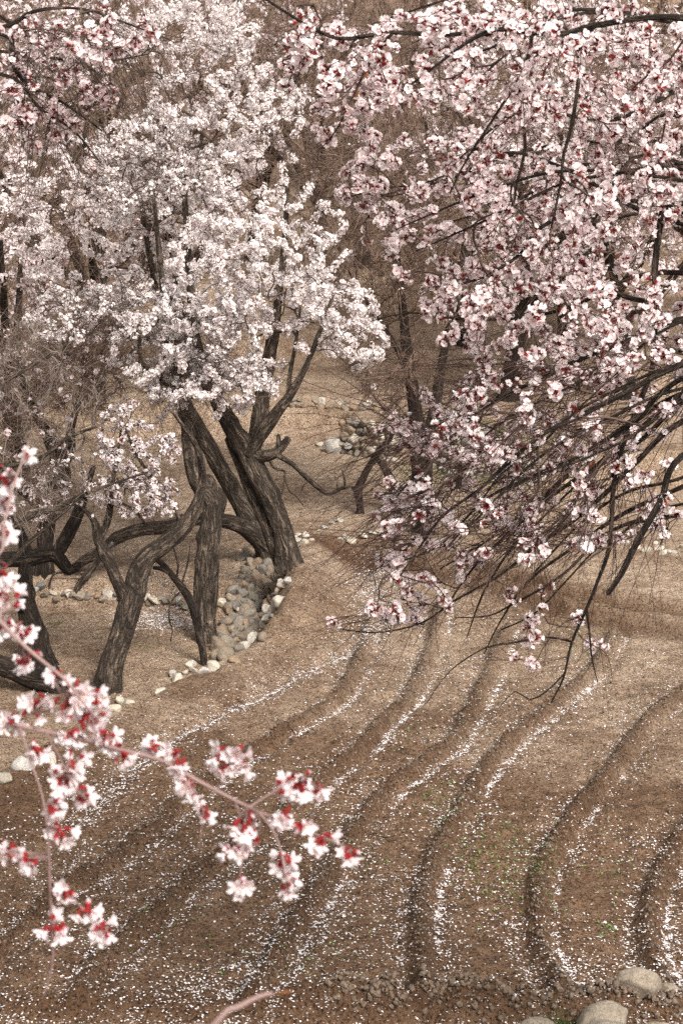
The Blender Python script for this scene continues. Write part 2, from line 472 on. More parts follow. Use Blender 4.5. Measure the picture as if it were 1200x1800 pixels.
# ------------------------------------------------------------------ mesh generators
def tubes(P, rad, sides):
    """P (M,K,3) rad (M,K): open tubes"""
    Mn, K, _ = P.shape
    T = np.empty_like(P)
    T[:, 1:-1] = P[:, 2:] - P[:, :-2]; T[:, 0] = P[:, 1] - P[:, 0]; T[:, -1] = P[:, -1] - P[:, -2]
    T = norm(T)
    ch = norm(P[:, -1] - P[:, 0] + 1e-6)
    ref = norm(np.cross(ch, np.where(np.abs(ch[:, 2:3]) < 0.8, [[0, 0, 1.0]], [[1.0, 0, 0]])))
    n1 = norm(np.cross(T, ref[:, None, :])); n2 = np.cross(T, n1)
    a = np.arange(sides) * 2 * np.pi / sides
    V = P[:, :, None, :] + rad[:, :, None, None] * (np.cos(a)[None, None, :, None] * n1[:, :, None, :] + np.sin(a)[None, None, :, None] * n2[:, :, None, :])
    base = (np.arange(Mn) * K * sides)[:, None, None]
    k = np.arange(K - 1)[None, :, None] * sides
    j = np.arange(sides)[None, None, :]; j2 = (j + 1) % sides
    q = np.stack([base + k + j, base + k + j2, base + k + sides + j2, base + k + sides + j], -1).reshape(-1, 4)
    return V.reshape(-1, 3), q
def smooth_path(P, step):
    P = np.asarray(P, float)
    out = []
    for i in range(len(P) - 1):
        p0, p1, p2, p3 = P[max(i - 1, 0)], P[i], P[i + 1], P[min(i + 2, len(P) - 1)]
        n = max(2, int(np.linalg.norm((p2 - p1)[:3]) / step))
        f = (np.arange(n) / n)[:, None]
        out.append(0.5 * (2 * p1 + (p2 - p0) * f + (2 * p0 - 5 * p1 + 4 * p2 - p3) * f ** 2 + (3 * p1 - p0 - 3 * p2 + p3) * f ** 3))
    out.append(P[-1:])
    return np.concatenate(out)
def limb_mesh(path4, sides, rough, flare=0.0):
    """path4 (n,4): xyz + radius; bark-lumpy tube with a closed end -> V, quads, tris, uv"""
    P, r = path4[:, :3], path4[:, 3].copy()
    n = len(P)
    T = np.gradient(P, axis=0); T = norm(T)
    u = np.cross(T[0], [0, -1.0, 0]); u = u / max(np.linalg.norm(u), 1e-6)
    U = np.empty_like(P)
    for i in range(n):
        u = u - T[i] * (u @ T[i]); u = u / max(np.linalg.norm(u), 1e-9); U[i] = u
    W = np.cross(T, U)
    s = np.concatenate([[0], np.cumsum(np.linalg.norm(np.diff(P, axis=0), axis=1))])
    if flare:
        r = r * (1 + flare * np.exp(-s / 0.13))
    a = np.arange(sides) * 2 * np.pi / sides
    seed = rng.random() * 50
    A, S = np.meshgrid(a, s)
    nz = fbm(np.cos(A) * 1.6 + seed + S * 0.9, np.sin(A) * 1.6 + S * 2.6 + seed, 3)
    nz2 = fbm(np.cos(A) * 5 + seed, np.sin(A) * 5 + S * 5.0, 2)
    for _ in range(int(s[-1] / 0.22) if r.mean() > .015 else 0):
        sk, ak, w = rng.random() * s[-1], rng.random() * 6.28, .035 + .03 * rng.random()
        nz = nz + (.30 + .5 * rng.random()) * np.exp(-((S - sk) / w) ** 2) * np.exp(-((1 - np.cos(A - ak)) / .25))
    root = np.exp(-S / 0.16) * 0.35 * np.cos(A * 4 + seed) * (1 if flare else 0)
    rr = r[:, None] * (1 + rough * (1.1 * nz + 0.5 * nz2) + root)
    V = P[:, None, :] + rr[..., None] * (np.cos(a)[None, :, None] * U[:, None, :] + np.sin(a)[None, :, None] * W[:, None, :])
    V = V.reshape(-1, 3)
    i = np.arange(n - 1)[:, None] * sides; j = np.arange(sides)[None, :]; j2 = (j + 1) % sides
    q = np.stack([i + j, i + j2, i + sides + j2, i + sides + j], -1).reshape(-1, 4)
    V = np.concatenate([V, P[-1:] + T[-1:] * r[-1] * 0.6])
    e = (n - 1) * sides
    tr = np.stack([e + np.arange(sides), e + (np.arange(sides) + 1) % sides, np.full(sides, n * sides)], -1)
    uv = np.stack([np.cos(A) * r[:, None] + seed, np.sin(A) * r[:, None], S + seed], -1).reshape(-1, 3)
    uv = np.concatenate([uv, uv[-1:]])
    return V, q, tr, uv
def merge(parts):
    Vs, qs, ts, us, o = [], [], [], [], 0
    for V, q, t, uv in parts:
        Vs.append(V); qs.append(q + o); ts.append(t + o); us.append(uv); o += len(V)
    return np.concatenate(Vs), [np.concatenate(qs), np.concatenate(ts)], np.concatenate(us)

# ---- blossoms: prototypes (verts, tris, colour) facing +z, radius about 1
PINK = np.array((0.84, 0.68, 0.68)); WHITE = np.array((0.87, 0.825, 0.80)); RED = np.array((0.27, 0.035, 0.028)); DRED = np.array((0.13, 0.04, 0.03))
def proto_blossom(level, cup=0.35, red=RED, petal=WHITE, base=PINK, calyx=0.32, seed=0):
    r = np.random.default_rng(seed)
    V, T, C = [], [], []
    def add(v, t, c):
        o = len(V); V.extend(v); T.extend([tuple(i + o for i in k) for k in t]); C.extend(c)
    for k in range(5):
        a = k * 2 * math.pi / 5 + r.normal() * 0.08
        cu = cup + r.normal() * 0.12
        ca, sa, cc, sc = math.cos(a), math.sin(a), math.cos(cu), math.sin(cu)
        def pt(rad, wid, lift):
            x, y, z = rad * cc - lift * sc, wid, rad * sc + lift * cc
            return (x * ca - y * sa, x * sa + y * ca, z)
        if level == 0:
            v = [pt(0.0, 0, 0), pt(0.92, -0.58, 0.06), pt(0.92, 0.58, 0.06)]
            add(v, [(0, 1, 2)], [base, petal, petal])
        elif level == 1:
            v = [pt(0.08, 0, 0), pt(0.42, -0.40, 0.08), pt(0.86, -0.36, 0.10), pt(1.0, 0.0, 0.02), pt(0.86, 0.36, 0.10), pt(0.42, 0.40, 0.08)]
            add(v, [(0, 1, 2), (0, 2, 3), (0, 3, 4), (0, 4, 5)], [base, petal, petal, petal, petal, petal])
        else:
            rows = [(0.06, 0.05), (0.34, 0.17), (0.70, 0.32), (1.02, 0.34), (1.22, 0.18)]
            v, c, t = [], [], []
            for ri, (rr, w) in enumerate(rows):
                for j in range(4):
                    s = j / 1.5 - 1
                    v.append(pt(rr + (0.06 * (1 - s * s) if ri == 4 else 0), w * s, 0.16 * s * s * (rr) - 0.25 * rr * rr + r.normal() * 0.025))
                    c.append(base * (1 - rr) ** 1.3 + petal * (1 - (1 - rr) ** 1.3))
            for ri in range(4):
                for j in range(3):
                    p = ri * 4 + j
                    t += [(p, p + 1, p + 5), (p, p + 5, p + 4)]
            add(v, t, c)
    ns = 3 if level == 0 else 5
    rr = calyx
    ang = [k * 2 * math.pi / ns for k in range(ns)]
    if level < 2:
        v = [(rr * math.cos(q), rr * math.sin(q), -0.02) for q in ang] + [(0, 0, -0.75 if level else -0.5)]
        add(v, [(k, ns, (k + 1) % ns) for k in range(ns)], [red] * (ns + 1))
        v = [(0.15 * math.cos(q), 0.15 * math.sin(q), 0.14) for q in (0.3, 2.4, 4.5)]
        add(v, [(0, 1, 2)], [red * 1.0] * 3)
    else:
        ns = 7
        ang = [k * 2 * math.pi / ns for k in range(ns)]
        prof = [(0.05, -0.90), (0.19, -0.70), (0.21, -0.32), (0.24, -0.02)]
        v = [(a_ * math.cos(q), a_ * math.sin(q), z) for a_, z in prof for q in ang]
        t = []
        for i in range(3):
            for k in range(ns):
                p, q = i * ns + k, i * ns + (k + 1) % ns
                t += [(p, q, q + ns), (p, q + ns, p + ns)]
        add(v, t, [red] * len(v))
        for k in range(5):   # sepals bent back
            a = (k + 0.5) * 2 * math.pi / 5
            d = np.array((math.cos(a), math.sin(a), 0)); w = np.array((-math.sin(a), math.cos(a), 0))
            v = [d * 0.18 - w * 0.10, d * 0.18 + w * 0.10, d * 0.45 + np.array((0, 0, -0.22))]
            add([tuple(q) for q in v], [(0, 1, 2)], [red * 1.2] * 3)
        for k in range(10):  # stamens
            a = r.random() * 6.28; s_ = 0.15 + 0.3 * r.random()
            tip = np.array((s_ * math.cos(a), s_ * math.sin(a), 0.55 + 0.25 * r.random()))
            w = np.array((-math.sin(a), math.cos(a), 0)) * 0.018
            b0 = np.array((0.1 * math.cos(a), 0.1 * math.sin(a), 0.0))
            add([tuple(b0 - w), tuple(b0 + w), tuple(tip)], [(0, 1, 2)], [np.array((0.75, 0.55, 0.5))] * 3)
            e = 0.05
            add([tuple(tip + np.array(q) * e) for q in ((1, 0, 0), (-.5, .9, 0), (-.5, -.9, 0), (0, 0, 1.2))], [(0, 1, 3), (1, 2, 3), (2, 0, 3)], [np.array((0.75, 0.55, 0.2))] * 4)
    return np.array(V, float), np.array(T, int), np.array(C, float)
def proto_bud(red=RED, tip=WHITE):
    ns, prof = 4, [(0.10, -0.9), (0.34, -0.3), (0.34, 0.3), (0.05, 0.7)]
    V = [(a * math.cos(k * 6.283 / ns), a * math.sin(k * 6.283 / ns), z) for a, z in prof for k in range(ns)]
    C = [red] * (2 * ns) + [tip] * (2 * ns)
    T = []
    for i in range(3):
        for k in range(ns):
            p, q = i * ns + k, i * ns + (k + 1) % ns
            T += [(p, q, q + ns), (p, q + ns, p + ns)]
    return np.array(V), np.array(T), np.array(C)
def place(protos, pos, nrm, size, tint):
    """merge many blossoms -> V, tris, col"""
    n = len(pos)
    which = rng.integers(0, len(protos), n)
    Vs, Ts, Cs, o = [], [], [], 0
    a = norm(np.cross(nrm, rand_dir(n))); b = np.cross(nrm, a)
    for k, (pv, ptri, pc) in enumerate(protos):
        m = which == k
        if not m.any(): continue
        V = pos[m][:, None, :] + size[m][:, None, None] * (pv[None, :, 0:1] * a[m][:, None, :] + pv[None, :, 1:2] * b[m][:, None, :] + pv[None, :, 2:3] * nrm[m][:, None, :])
        T = ptri[None] + (np.arange(m.sum()) * len(pv))[:, None, None] + o
        Vs.append(V.reshape(-1, 3)); Ts.append(T.reshape(-1, 3)); Cs.append((pc[None] * tint[m][:, None, :]).reshape(-1, 3))
        o += V.shape[0] * V.shape[1]
    return np.concatenate(Vs), np.concatenate(Ts), np.concatenate(Cs)
def tints(n, amp=0.06, pink=0.05):
    t = 1 + rng.normal(size=(n, 1)) * amp
    p = np.abs(rng.normal(size=(n, 1))) * pink
    return np.clip(np.concatenate([t, t * (1 - p), t * (1 - p * 0.9)], 1), 0.4, 1.15)

# ---- growing a crown: join scattered twig ends to the nearest branch, nearest first
K = 6
def grow(limbs, targets, enddir, tip=0.0022, expo=0.42, skip=0.3, stiff=0.35, jit=0.02, angw=0.7):
    P, T, B = [], [], []
    for L in limbs:
        n = len(L); s = int(n * skip)
        Pt = L[s:, :3]; Tt = norm(np.gradient(L[:, :3], axis=0))[s:]
        P.append(Pt); T.append(Tt); B.append(np.full(len(Pt), -1))
    P, T, B = np.concatenate(P), np.concatenate(T), np.concatenate(B)
    kd = kdtree.KDTree(len(P))
    for i, p in enumerate(P): kd.insert(p, i)
    kd.balance()
    d0 = np.array([kd.find(t)[2] for t in targets])
    order = np.argsort(d0)
    nb = max(1, min(30, len(targets) // 15))
    paths, parents = [], []
    for chunk in np.array_split(order, nb):
        kd = kdtree.KDTree(len(P))
        for i, p in enumerate(P): kd.insert(p, i)
        kd.balance()
        newP, newT, newB = [], [], []
        for ti in chunk:
            q = targets[ti]
            best, bc = None, 1e9
            for co, i, d in kd.find_n(q, 8):
                v = (q - P[i]) / max(d, 1e-6)
                c = d * (1 + angw * (1 - v @ T[i]))
                if c < bc: best, bc = i, c
            p0 = P[best]; L = np.linalg.norm(q - p0)
            c1 = p0 + T[best] * L * stiff
            c2 = q - enddir[ti] * L * 0.33
            f = np.linspace(0, 1, K)[:, None]
            pts = (1 - f) ** 3 * p0 + 3 * (1 - f) ** 2 * f * c1 + 3 * (1 - f) * f ** 2 * c2 + f ** 3 * q
            pts[1:-1] += rng.normal(size=(K - 2, 3)) * jit * min(L, 1.0)
            bid = len(paths)
            paths.append(pts); parents.append(B[best])
            tg = norm(np.gradient(pts, axis=0))
            newP.append(pts[1:]); newT.append(tg[1:]); newB.append(np.full(K - 1, bid))
        P = np.concatenate([P] + newP); T = np.concatenate([T] + newT); B = np.concatenate([B] + newB)
    cnt = np.ones(len(paths))
    for i in range(len(paths) - 1, -1, -1):
        if parents[i] >= 0: cnt[parents[i]] += cnt[i]
    paths = np.array(paths)
    r1 = np.full(len(paths), tip)
    r0 = tip * cnt ** expo
    f = np.linspace(0, 1, K)[None, :]
    rad = r0[:, None] * (1 - f) + np.maximum(r1, r0 * 0.55)[:, None] * f
    rad[cnt == 1, -1] = tip * 0.5
    return paths, rad, cnt
def side_twigs(paths, per, length, r, droop=0.0, spread=0.55, drift=None, wig=.30, S=6):
    """bare side twigs that start along their parent and wander"""
    n = len(paths) * per
    b = rng.integers(0, len(paths), n); k = rng.integers(1, K, n)
    p0 = paths[b, k]; tg = norm(paths[b, k] - paths[b, k - 1])
    d = norm(tg + spread * rand_dir(n) + (0 if drift is None else np.array(drift)))
    L = length * (0.25 + 1.2 * rng.random(n) ** 2)
    P = np.empty((n, S, 3)); P[:, 0] = p0
    turn = rand_dir(n) * wig * 1.5 + np.array([0, 0, -droop])
    for i in range(1, S):
        d = norm(d + turn * .35 + rand_dir(n) * wig)
        P[:, i] = P[:, i - 1] + d * (L / (S - 1))[:, None]
    rad = np.broadcast_to(r * (1 - 0.65 * np.linspace(0, 1, S))[None, :], (n, S))
    return P, rad
def ell(cx, cy, rx, ry, D, dD, n, surf=0.75):
    v = rand_dir(n) * (rng.random((n, 1)) ** (1 / 3 * surf * 1.2))
    return at(cx + v[:, 0] * rx, cy + v[:, 1] * ry, D + v[:, 2] * dD)
def px_limb(pts, D0, base=None, ddefault=0.0, step=0.035):
    """(px,py,width_px[,dD]) list -> smooth xyzr path; D0 depth of the limb's start"""
    out = []
    for q in pts:
        D = D0 + (q[3] if len(q) > 3 else ddefault)
        p = at(q[0], q[1], D)
        out.append((*p, q[2] * (.88 if q[2] > 12 else 1) / 2 * D / F))
    if base is not None:
        out[0] = (*base, out[0][3])
    return smooth_path(out, step)
def brush(paths, cnt, size, per, t0=0.2, off=1.5, maxc=4):
    """blossoms packed along the outer twigs; returns pos, normal, size, cluster id"""
    idx = np.where(cnt <= maxc)[0]
    n = per * len(idx)
    b = np.repeat(idx, per)
    t = (t0 + (1 - t0) * rng.random(n)) * (K - 1)
    k = np.minimum(t.astype(int), K - 2); f = (t - k)[:, None]
    p = paths[b, k] * (1 - f) + paths[b, k + 1] * f
    tg = norm(paths[b, k + 1] - paths[b, k])
    rd_ = rand_dir(n); rd_ = norm(rd_ - tg * (rd_ * tg).sum(-1, keepdims=True))
    nr = norm(rd_ + tg * 0.35 + rand_dir(n) * 0.6)
    sz = size * (0.75 + 0.45 * rng.random(n))
    return p + rd_ * (sz * off * (0.25 + 1.35 * rng.random(n)))[:, None] + rand_dir(n) * (sz * .5)[:, None], nr, sz, b
def pompom(paths, sel, size, ncl, kmin, kmax, t0=0.2, off=1.15):
    """tight clusters at nodes of the twigs"""
    b = np.repeat(sel, ncl)
    b = b[rng.random(len(b)) < 0.85]
    n = len(b)
    t = (t0 + (1 - t0) * rng.random(n)) * (K - 1)
    k = np.minimum(t.astype(int), K - 2); f = (t - k)[:, None]
    c = paths[b, k] * (1 - f) + paths[b, k + 1] * f
    m = rng.integers(kmin, kmax + 1, n)
    cid = np.repeat(np.arange(n), m)
    nr = rand_dir(len(cid))
    lean = rand_dir(n) * 0.35
    nr = norm(nr + lean[cid])
    sz = size * (0.8 + 0.35 * rng.random(len(cid))) * (.78 + .45 * rng.random(n))[cid]
    return c[cid] + nr * (sz * off * (0.75 + 0.5 * rng.random(len(cid))))[:, None], nr, sz, cid
def tree_objects(label, base, limbs, paths, rad, extra, bark, twig, blossoms=None, protos=None, group=None, name='apricot_tree', sides=22, rough=0.38, parts=0, part_name='blossom_spray', tint=(0.06, 0.05), flare=0.28, twig_sides=4, trunk_n=1):
    t = empty(name, base, label, 'tree', group)
    base = np.array(base, float)
    mm = [limb_mesh(L, sides if i < 3 else max(7, sides - 5), rough if L[0, 3] > 0.02 else rough * 0.5, flare if i < trunk_n else 0.0) for i, L in enumerate(limbs)]
    def limb_obj(nm, sub):
        if not sub: return
        V, fs, uv = merge(sub)
        link(nm, mesh_np(nm, V - base, fs, bark, True, uv=uv), t)
    limb_obj('trunk', mm[:trunk_n])
    for q in mm[trunk_n:]: limb_obj('limb', [q])
    if paths is not None:
        V, q = tubes(paths, rad, twig_sides)
        Vs, qs = [V], [q]
        for P, r in extra:
            V2, q2 = tubes(P, r, 3)
            qs.append(q2 + sum(len(v) for v in Vs)); Vs.append(V2)
        link('branches', mesh_np('branches', np.concatenate(Vs) - base, qs, twig, True), t, 'stuff')
    if blossoms is not None:
        pos, nr, sz, cid = blossoms
        tn = tints(len(pos), *tint)
        cu, ci_ = np.unique(cid, return_inverse=True)
        tn = tn * tints(len(cu), .05, tint[1] * .8)[ci_]
        rest = np.ones(len(pos), bool)
        if parts:
            u, inv = np.unique(cid, return_inverse=True)
            cen = np.zeros((len(u), 3)); np.add.at(cen, inv, pos); ct = np.bincount(inv); cen /= ct[:, None]
            px, py, D = pix_of(cen)
            score = np.where((px > 0) & (px < 1200) & (py > 0) & (py < 1800), D, 1e3)
            for ci in np.argsort(score)[:parts]:
                if score[ci] > 900: break
                m = inv == ci
                rest[m] = False
                V, T, C = place(protos, pos[m] - cen[ci], nr[m], sz[m], tn[m])
                link(part_name, mesh_np(part_name, V, [T], M_BLOSSOM, False, col=C), t, loc=cen[ci] - base)
        if not rest.any(): return t
        V, T, C = place(protos, pos[rest] - base, nr[rest], sz[rest], tn[rest])
        link('blossoms', mesh_np('blossoms', V, [T], M_BLOSSOM, False, col=C), t, 'stuff')
    return t
def up_dirs(n, bias, spread):
    return norm(np.array(bias)[None, :] + spread * rng.normal(size=(n, 3)))

LP = [proto_blossom(0, c, DRED, WHITE, np.array((0.87, 0.81, 0.785)), 0.27, s) for s, c in enumerate((0.15, 0.4, 0.65))]
MPW = [proto_blossom(1, c, RED, np.array((0.91, 0.875, 0.855)), np.array((0.88, 0.78, 0.76)), 0.26, 40 + s) for s, c in enumerate((0.2, 0.5, 0.8))] + [proto_bud()]
MP = [proto_blossom(1, c, RED, np.array((0.92, 0.865, 0.85)), np.array((0.885, 0.74, 0.72)), 0.27, 10 + s) for s, c in enumerate((0.2, 0.45, 0.7, 0.95))] + [proto_bud()]
FP = [proto_blossom(0, c, DRED, np.array((0.87, 0.83, 0.81)), np.array((0.80, 0.72, 0.70)), 0.26, 30 + s) for s, c in enumerate((0.2, 0.5))]
HP = [proto_blossom(2, c, np.array((0.30, 0.028, 0.028)), np.array((0.84, 0.785, 0.78)), np.array((0.80, 0.62, 0.63)), 0.36, 20 + s) for s, c in enumerate((0.75, 0.98, 1.15, 1.28))]

# ================================================================== the trees in the orchard
def base_at(px, py):
    p = ray_ground([px], [py])[0]
    p = p.copy(); p[2] -= 0.06
    return p, float(depth_of(p))
def crown(ells, D):
    return np.concatenate([ell(cx, cy, rx, ry, D + d, dd, n) for cx, cy, rx, ry, d, dd, n in ells])
def white_tree(label, base, D, limbs, ells, per, size=0.0148, bark=M_BARK, bias=(0.1, -0.15, 0.75), spread=0.45, parts=300, extra=(2, 0.22), twig=M_TWIG, bare=0.0, trunk_n=1, group=None, protos=LP):
    tg = crown(ells, D)
    paths, rad, cnt = grow(limbs, tg, up_dirs(len(tg), bias, spread), skip=0.35)
    bl = brush(paths, cnt, size, per)
    if bare:
        keep = rng.random(len(paths)) > bare
        m = keep[bl[3]]
        bl = tuple(q[m] for q in bl)
    ex = [side_twigs(paths, extra[0], extra[1], 0.0022, 0.1)]
    return tree_objects(label, base, limbs, paths, rad, ex, bark, twig, bl, protos, parts=parts, trunk_n=trunk_n, group=group, tint=(.06, .02))

# --- A: double leaning trunk behind the stone heap, with the broken stub
b, D = base_at(512, 996)
A = [px_limb([(512, 996, 48), (496, 930, 40), (472, 870, 42), (447, 820, 44), (427, 780, 40), (405, 745, 34), (382, 700, 30, .1), (356, 650, 26, .2), (342, 590, 22, .3), (336, 520, 18, .4), (330, 440, 14, .4), (325, 350, 10, .4), (320, 250, 6, .3)], D, b),
     px_limb([(494, 990, 30, .05), (466, 915, 28, .08), (440, 855, 28, .1), (418, 805, 24, .1), (400, 770, 14, .1)], D),
     px_limb([(440, 808, 28, .1), (454, 745, 33, .15), (462, 690, 31, .25), (470, 640, 27, .35), (481, 590, 22, .4), (490, 520, 16, .4), (500, 430, 11, .3), (505, 330, 7, .2)], D),
     px_limb([(436, 800, 24, -.05), (464, 757, 25, -.1), (490, 720, 22, -.15), (510, 694, 18, -.2), (531, 658, 13, -.25), (552, 610, 9, -.3), (574, 550, 7, -.3), (600, 480, 4, -.3)], D),
     px_limb([(508, 696, 10, -.2), (509, 660, 8, -.15), (520, 600, 6, -.1), (528, 540, 4, 0)], D),
     px_limb([(440, 796, 22, 0), (465, 803, 23, -.08), (488, 793, 19, -.12), (507, 770, 11, -.16)], D),
     px_limb([(488, 792, 12, -.12), (490, 778, 9, -.14), (489, 764, 6, -.15)], D),
     px_limb([(482, 798, 9, -.1), (515, 817, 9, -.3), (545, 845, 8, -.4), (575, 867, 8, -.5), (598, 859, 6, -.55), (614, 855, 5, -.6)], D, step=0.02),
     px_limb([(606, 857, 4, -.57), (605, 842, 4, -.6), (601, 826, 3, -.6)], D, step=0.02),
     px_limb([(470, 800, 6, -.05), (482, 822, 5, -.15), (500, 829, 4, -.2), (499, 848, 3, -.25), (495, 868, 3, -.25)], D, step=0.02),
     px_limb([(499, 836, 3, -.2), (508, 862, 3, -.25), (520, 872, 2, -.25), (533, 888, 2, -.3)], D, step=0.02),
     px_limb([(545, 845, 4, -.4), (534, 852, 3, -.4), (531, 862, 2, -.4)], D, step=0.02),
     px_limb([(575, 867, 4, -.5), (590, 862, 3, -.55), (592, 848, 2, -.55)], D, step=0.02)]
white_tree('apricot tree with twin leaning trunks and broken stub rising behind the stone heap', b, D, A,
           [(470, 430, 150, 150, .2, .9, 220), (560, 545, 110, 70, -.1, .7, 150), (625, 600, 75, 45, -.3, .5, 44), (350, 240, 130, 150, .4, .9, 190), (330, 60, 140, 90, .5, .8, 120), (450, 200, 110, 110, .5, .8, 100), (430, 640, 80, 50, -.4, .4, 34), (380, 560, 110, 60, -.3, .6, 60), (400, 700, 60, 40, -.45, .3, 14), (400, 470, 120, 120, -.8, .4, 110), (300, 560, 110, 60, -.7, .3, 40), (320, 660, 110, 50, -.7, .3, 46), (440, 690, 60, 45, -.6, .3, 22), (250, 620, 90, 60, -.5, .4, 30), (230, 300, 120, 110, .3, .8, 110)],
           52, bias=(0.32, -0.2, 0.75), spread=0.35)
# --- B: straight leaning trunk whose low limb arches over to the left
b, D = base_at(482, 990)
B_ = [px_limb([(482, 990, 44), (456, 935, 40, -.05), (430, 895, 38, -.08), (400, 845, 36, -.1), (375, 800, 34, -.1), (350, 755, 30, -.05), (330, 718, 26, 0), (311, 670, 22, .1), (292, 600, 18, .2), (276, 520, 14, .2), (260, 430, 10, .2), (245, 330, 7, .2)], D, b),
      px_limb([(470, 968, 36, -.05), (436, 932, 33, -.2), (392, 915, 27, -.35), (340, 913, 25, -.45), (289, 926, 25, -.5), (247, 931, 24, -.5), (209, 945, 22, -.5), (176, 970, 20, -.45), (143, 989, 17, -.4), (124, 1003, 14, -.4), (108, 1020, 8, -.4)], D),
      px_limb([(200, 955, 14, -.55), (176, 981, 13, -.6), (148, 1017, 12, -.65), (135, 1038, 10, -.65), (136, 1078, 8, -.65)], D),
      px_limb([(148, 1010, 5, -.6), (95, 1010, 4, -.6), (85, 1060, 3, -.6), (75, 1090, 2, -.6)], D, step=.02),
      px_limb([(120, 1003, 5, -.4), (108, 1040, 4, -.4), (112, 1070, 3, -.4), (108, 1095, 2, -.4)], D, step=.02),
      px_limb([(260, 928, 5, -.5), (240, 900, 4, -.6), (215, 885, 3, -.6), (180, 880, 2, -.6)], D, step=.02)]
white_tree('apricot tree with straight leaning trunk and low limb arching across the upright trunk', b, D, B_,
           [(210, 430, 190, 110, .1, .8, 150), (150, 500, 120, 60, 0, .6, 60), (320, 510, 130, 80, -.2, .6, 80), (300, 350, 120, 100, .1, .7, 80), (390, 620, 70, 55, -.4, .4, 18), (60, 380, 110, 90, .3, .6, 60)], 46, bias=(0.05, -0.2, 0.6))
# --- C: upright trunk in the lower plot
b, D = base_at(366, 1130)
C_ = [px_limb([(367, 1132, 32), (361, 1090, 43), (362, 1040, 46), (366, 980, 44), (372, 920, 42), (374, 880, 42), (354, 856, 38), (341, 830, 30), (334, 790, 27), (328, 745, 24, .1), (314, 690, 20, .2), (300, 620, 16, .3), (290, 540, 12, .3), (280, 440, 9, .3), (270, 340, 6, .3)], D, b),
      px_limb([(372, 882, 34, 0), (372, 855, 26, .02), (362, 838, 15, .05)], D),
      px_limb([(312, 690, 14, .2), (280, 660, 11, .1), (250, 640, 9, 0), (245, 590, 6, 0)], D)]
white_tree('apricot tree with thick upright trunk beside the stone heap', b, D, C_,
           [(270, 300, 120, 110, .3, .8, 60), (330, 590, 110, 60, -.2, .6, 40), (240, 550, 110, 60, 0, .6, 50), (130, 560, 100, 50, 0, .6, 40), (440, 660, 60, 40, -.3, .3, 16), (340, 690, 60, 40, -.2, .3, 26), (290, 680, 50, 60, -.1, .4, 26), (360, 640, 60, 40, -.3, .3, 20)], 40, bias=(0, -0.25, 0.3), spread=.6, parts=120, extra=(9, 0.4))
# --- D: forked tree in front, blossoming low
b, D = base_at(186, 1214)
D_ = [px_limb([(184, 1216, 50), (197, 1170, 45), (212, 1120, 43), (225, 1075, 46), (236, 1040, 46), (244, 1002, 40), (262, 975, 36, .02), (290, 955, 34, .05), (315, 934, 32, .08), (338, 905, 28, .1), (350, 878, 22, .1), (356, 845, 16, .1), (352, 800, 11, 0), (330, 760, 8, -.1), (300, 720, 5, -.2)], D, b),
      px_limb([(226, 1062, 30, 0), (211, 1030, 27, -.05), (198, 1000, 24, -.08), (183, 966, 23, -.1), (172, 945, 20, -.1), (168, 922, 15, -.12), (158, 905, 9, -.15), (140, 890, 5, -.15)], D),
      px_limb([(176, 945, 14, -.1), (190, 915, 12, -.12), (196, 880, 9, -.15), (200, 840, 7, -.2), (208, 790, 5, -.2), (215, 740, 4, -.2)], D),
      px_limb([(320, 925, 8, .1), (300, 880, 7, .1), (270, 840, 6, 0), (240, 800, 5, -.1), (220, 750, 4, -.2)], D)]
tg = crown([(235, 785, 85, 50, -.2, .4, 80), (250, 870, 80, 45, -.2, .4, 80), (190, 840, 60, 60, -.2, .4, 34), (215, 730, 40, 30, -.2, .3, 18)], D)
paths, rad, cnt = grow(D_, tg, up_dirs(len(tg), (0, -0.3, 0.2), 0.7), skip=0.5)
bl = pompom(paths, np.where(cnt <= 5)[0], 0.0145, 6, 3, 9, 0.15, 1.0)
tree_objects('dark forked apricot with knotted trunk and low white blossom before the arching limb', b, D_, paths, rad, [side_twigs(paths, 4, 0.25, 0.002, 0.1)], M_BARK, M_TWIG, bl, MPW, parts=300, part_name='blossom_cluster', tint=(0.05, 0.02), rough=0.3)
# --- E: thin bare sapling leaning on nothing, roots at the bank
b, D = base_at(362, 1170)
E_ = [px_limb([(362, 1172, 12), (353, 1125, 15), (344, 1086, 17), (333, 1052, 17), (305, 1014, 13), (284, 990, 10), (272, 982, 6)], D, b, step=.025),
      px_limb([(300, 1008, 9, 0), (284, 1000, 8, -.02), (270, 998, 7, -.04)], D, step=.02),
      px_limb([(310, 1020, 4), (313, 990, 4), (305, 960, 3), (310, 930, 3), (313, 890, 2)], D, step=.02),
      px_limb([(322, 1036, 4), (300, 1060, 3, -.1), (298, 1090, 3, -.1), (303, 1105, 2, -.1), (300, 1128, 2, -.1)], D, step=.02),
      px_limb([(318, 1030, 4), (330, 990, 3), (334, 960, 2)], D, step=.02)]
tg = crown([(300, 950, 40, 50, 0, .25, 12)], D)
paths, rad, cnt = grow(E_, tg, up_dirs(len(tg), (0, 0, .5), .6), tip=.0015)
tree_objects('thin dark bare sapling rooted at the stones below the heap', b, E_, paths, rad, [], M_BARKD, M_TWIG, rough=.2, sides=10, name='sapling')
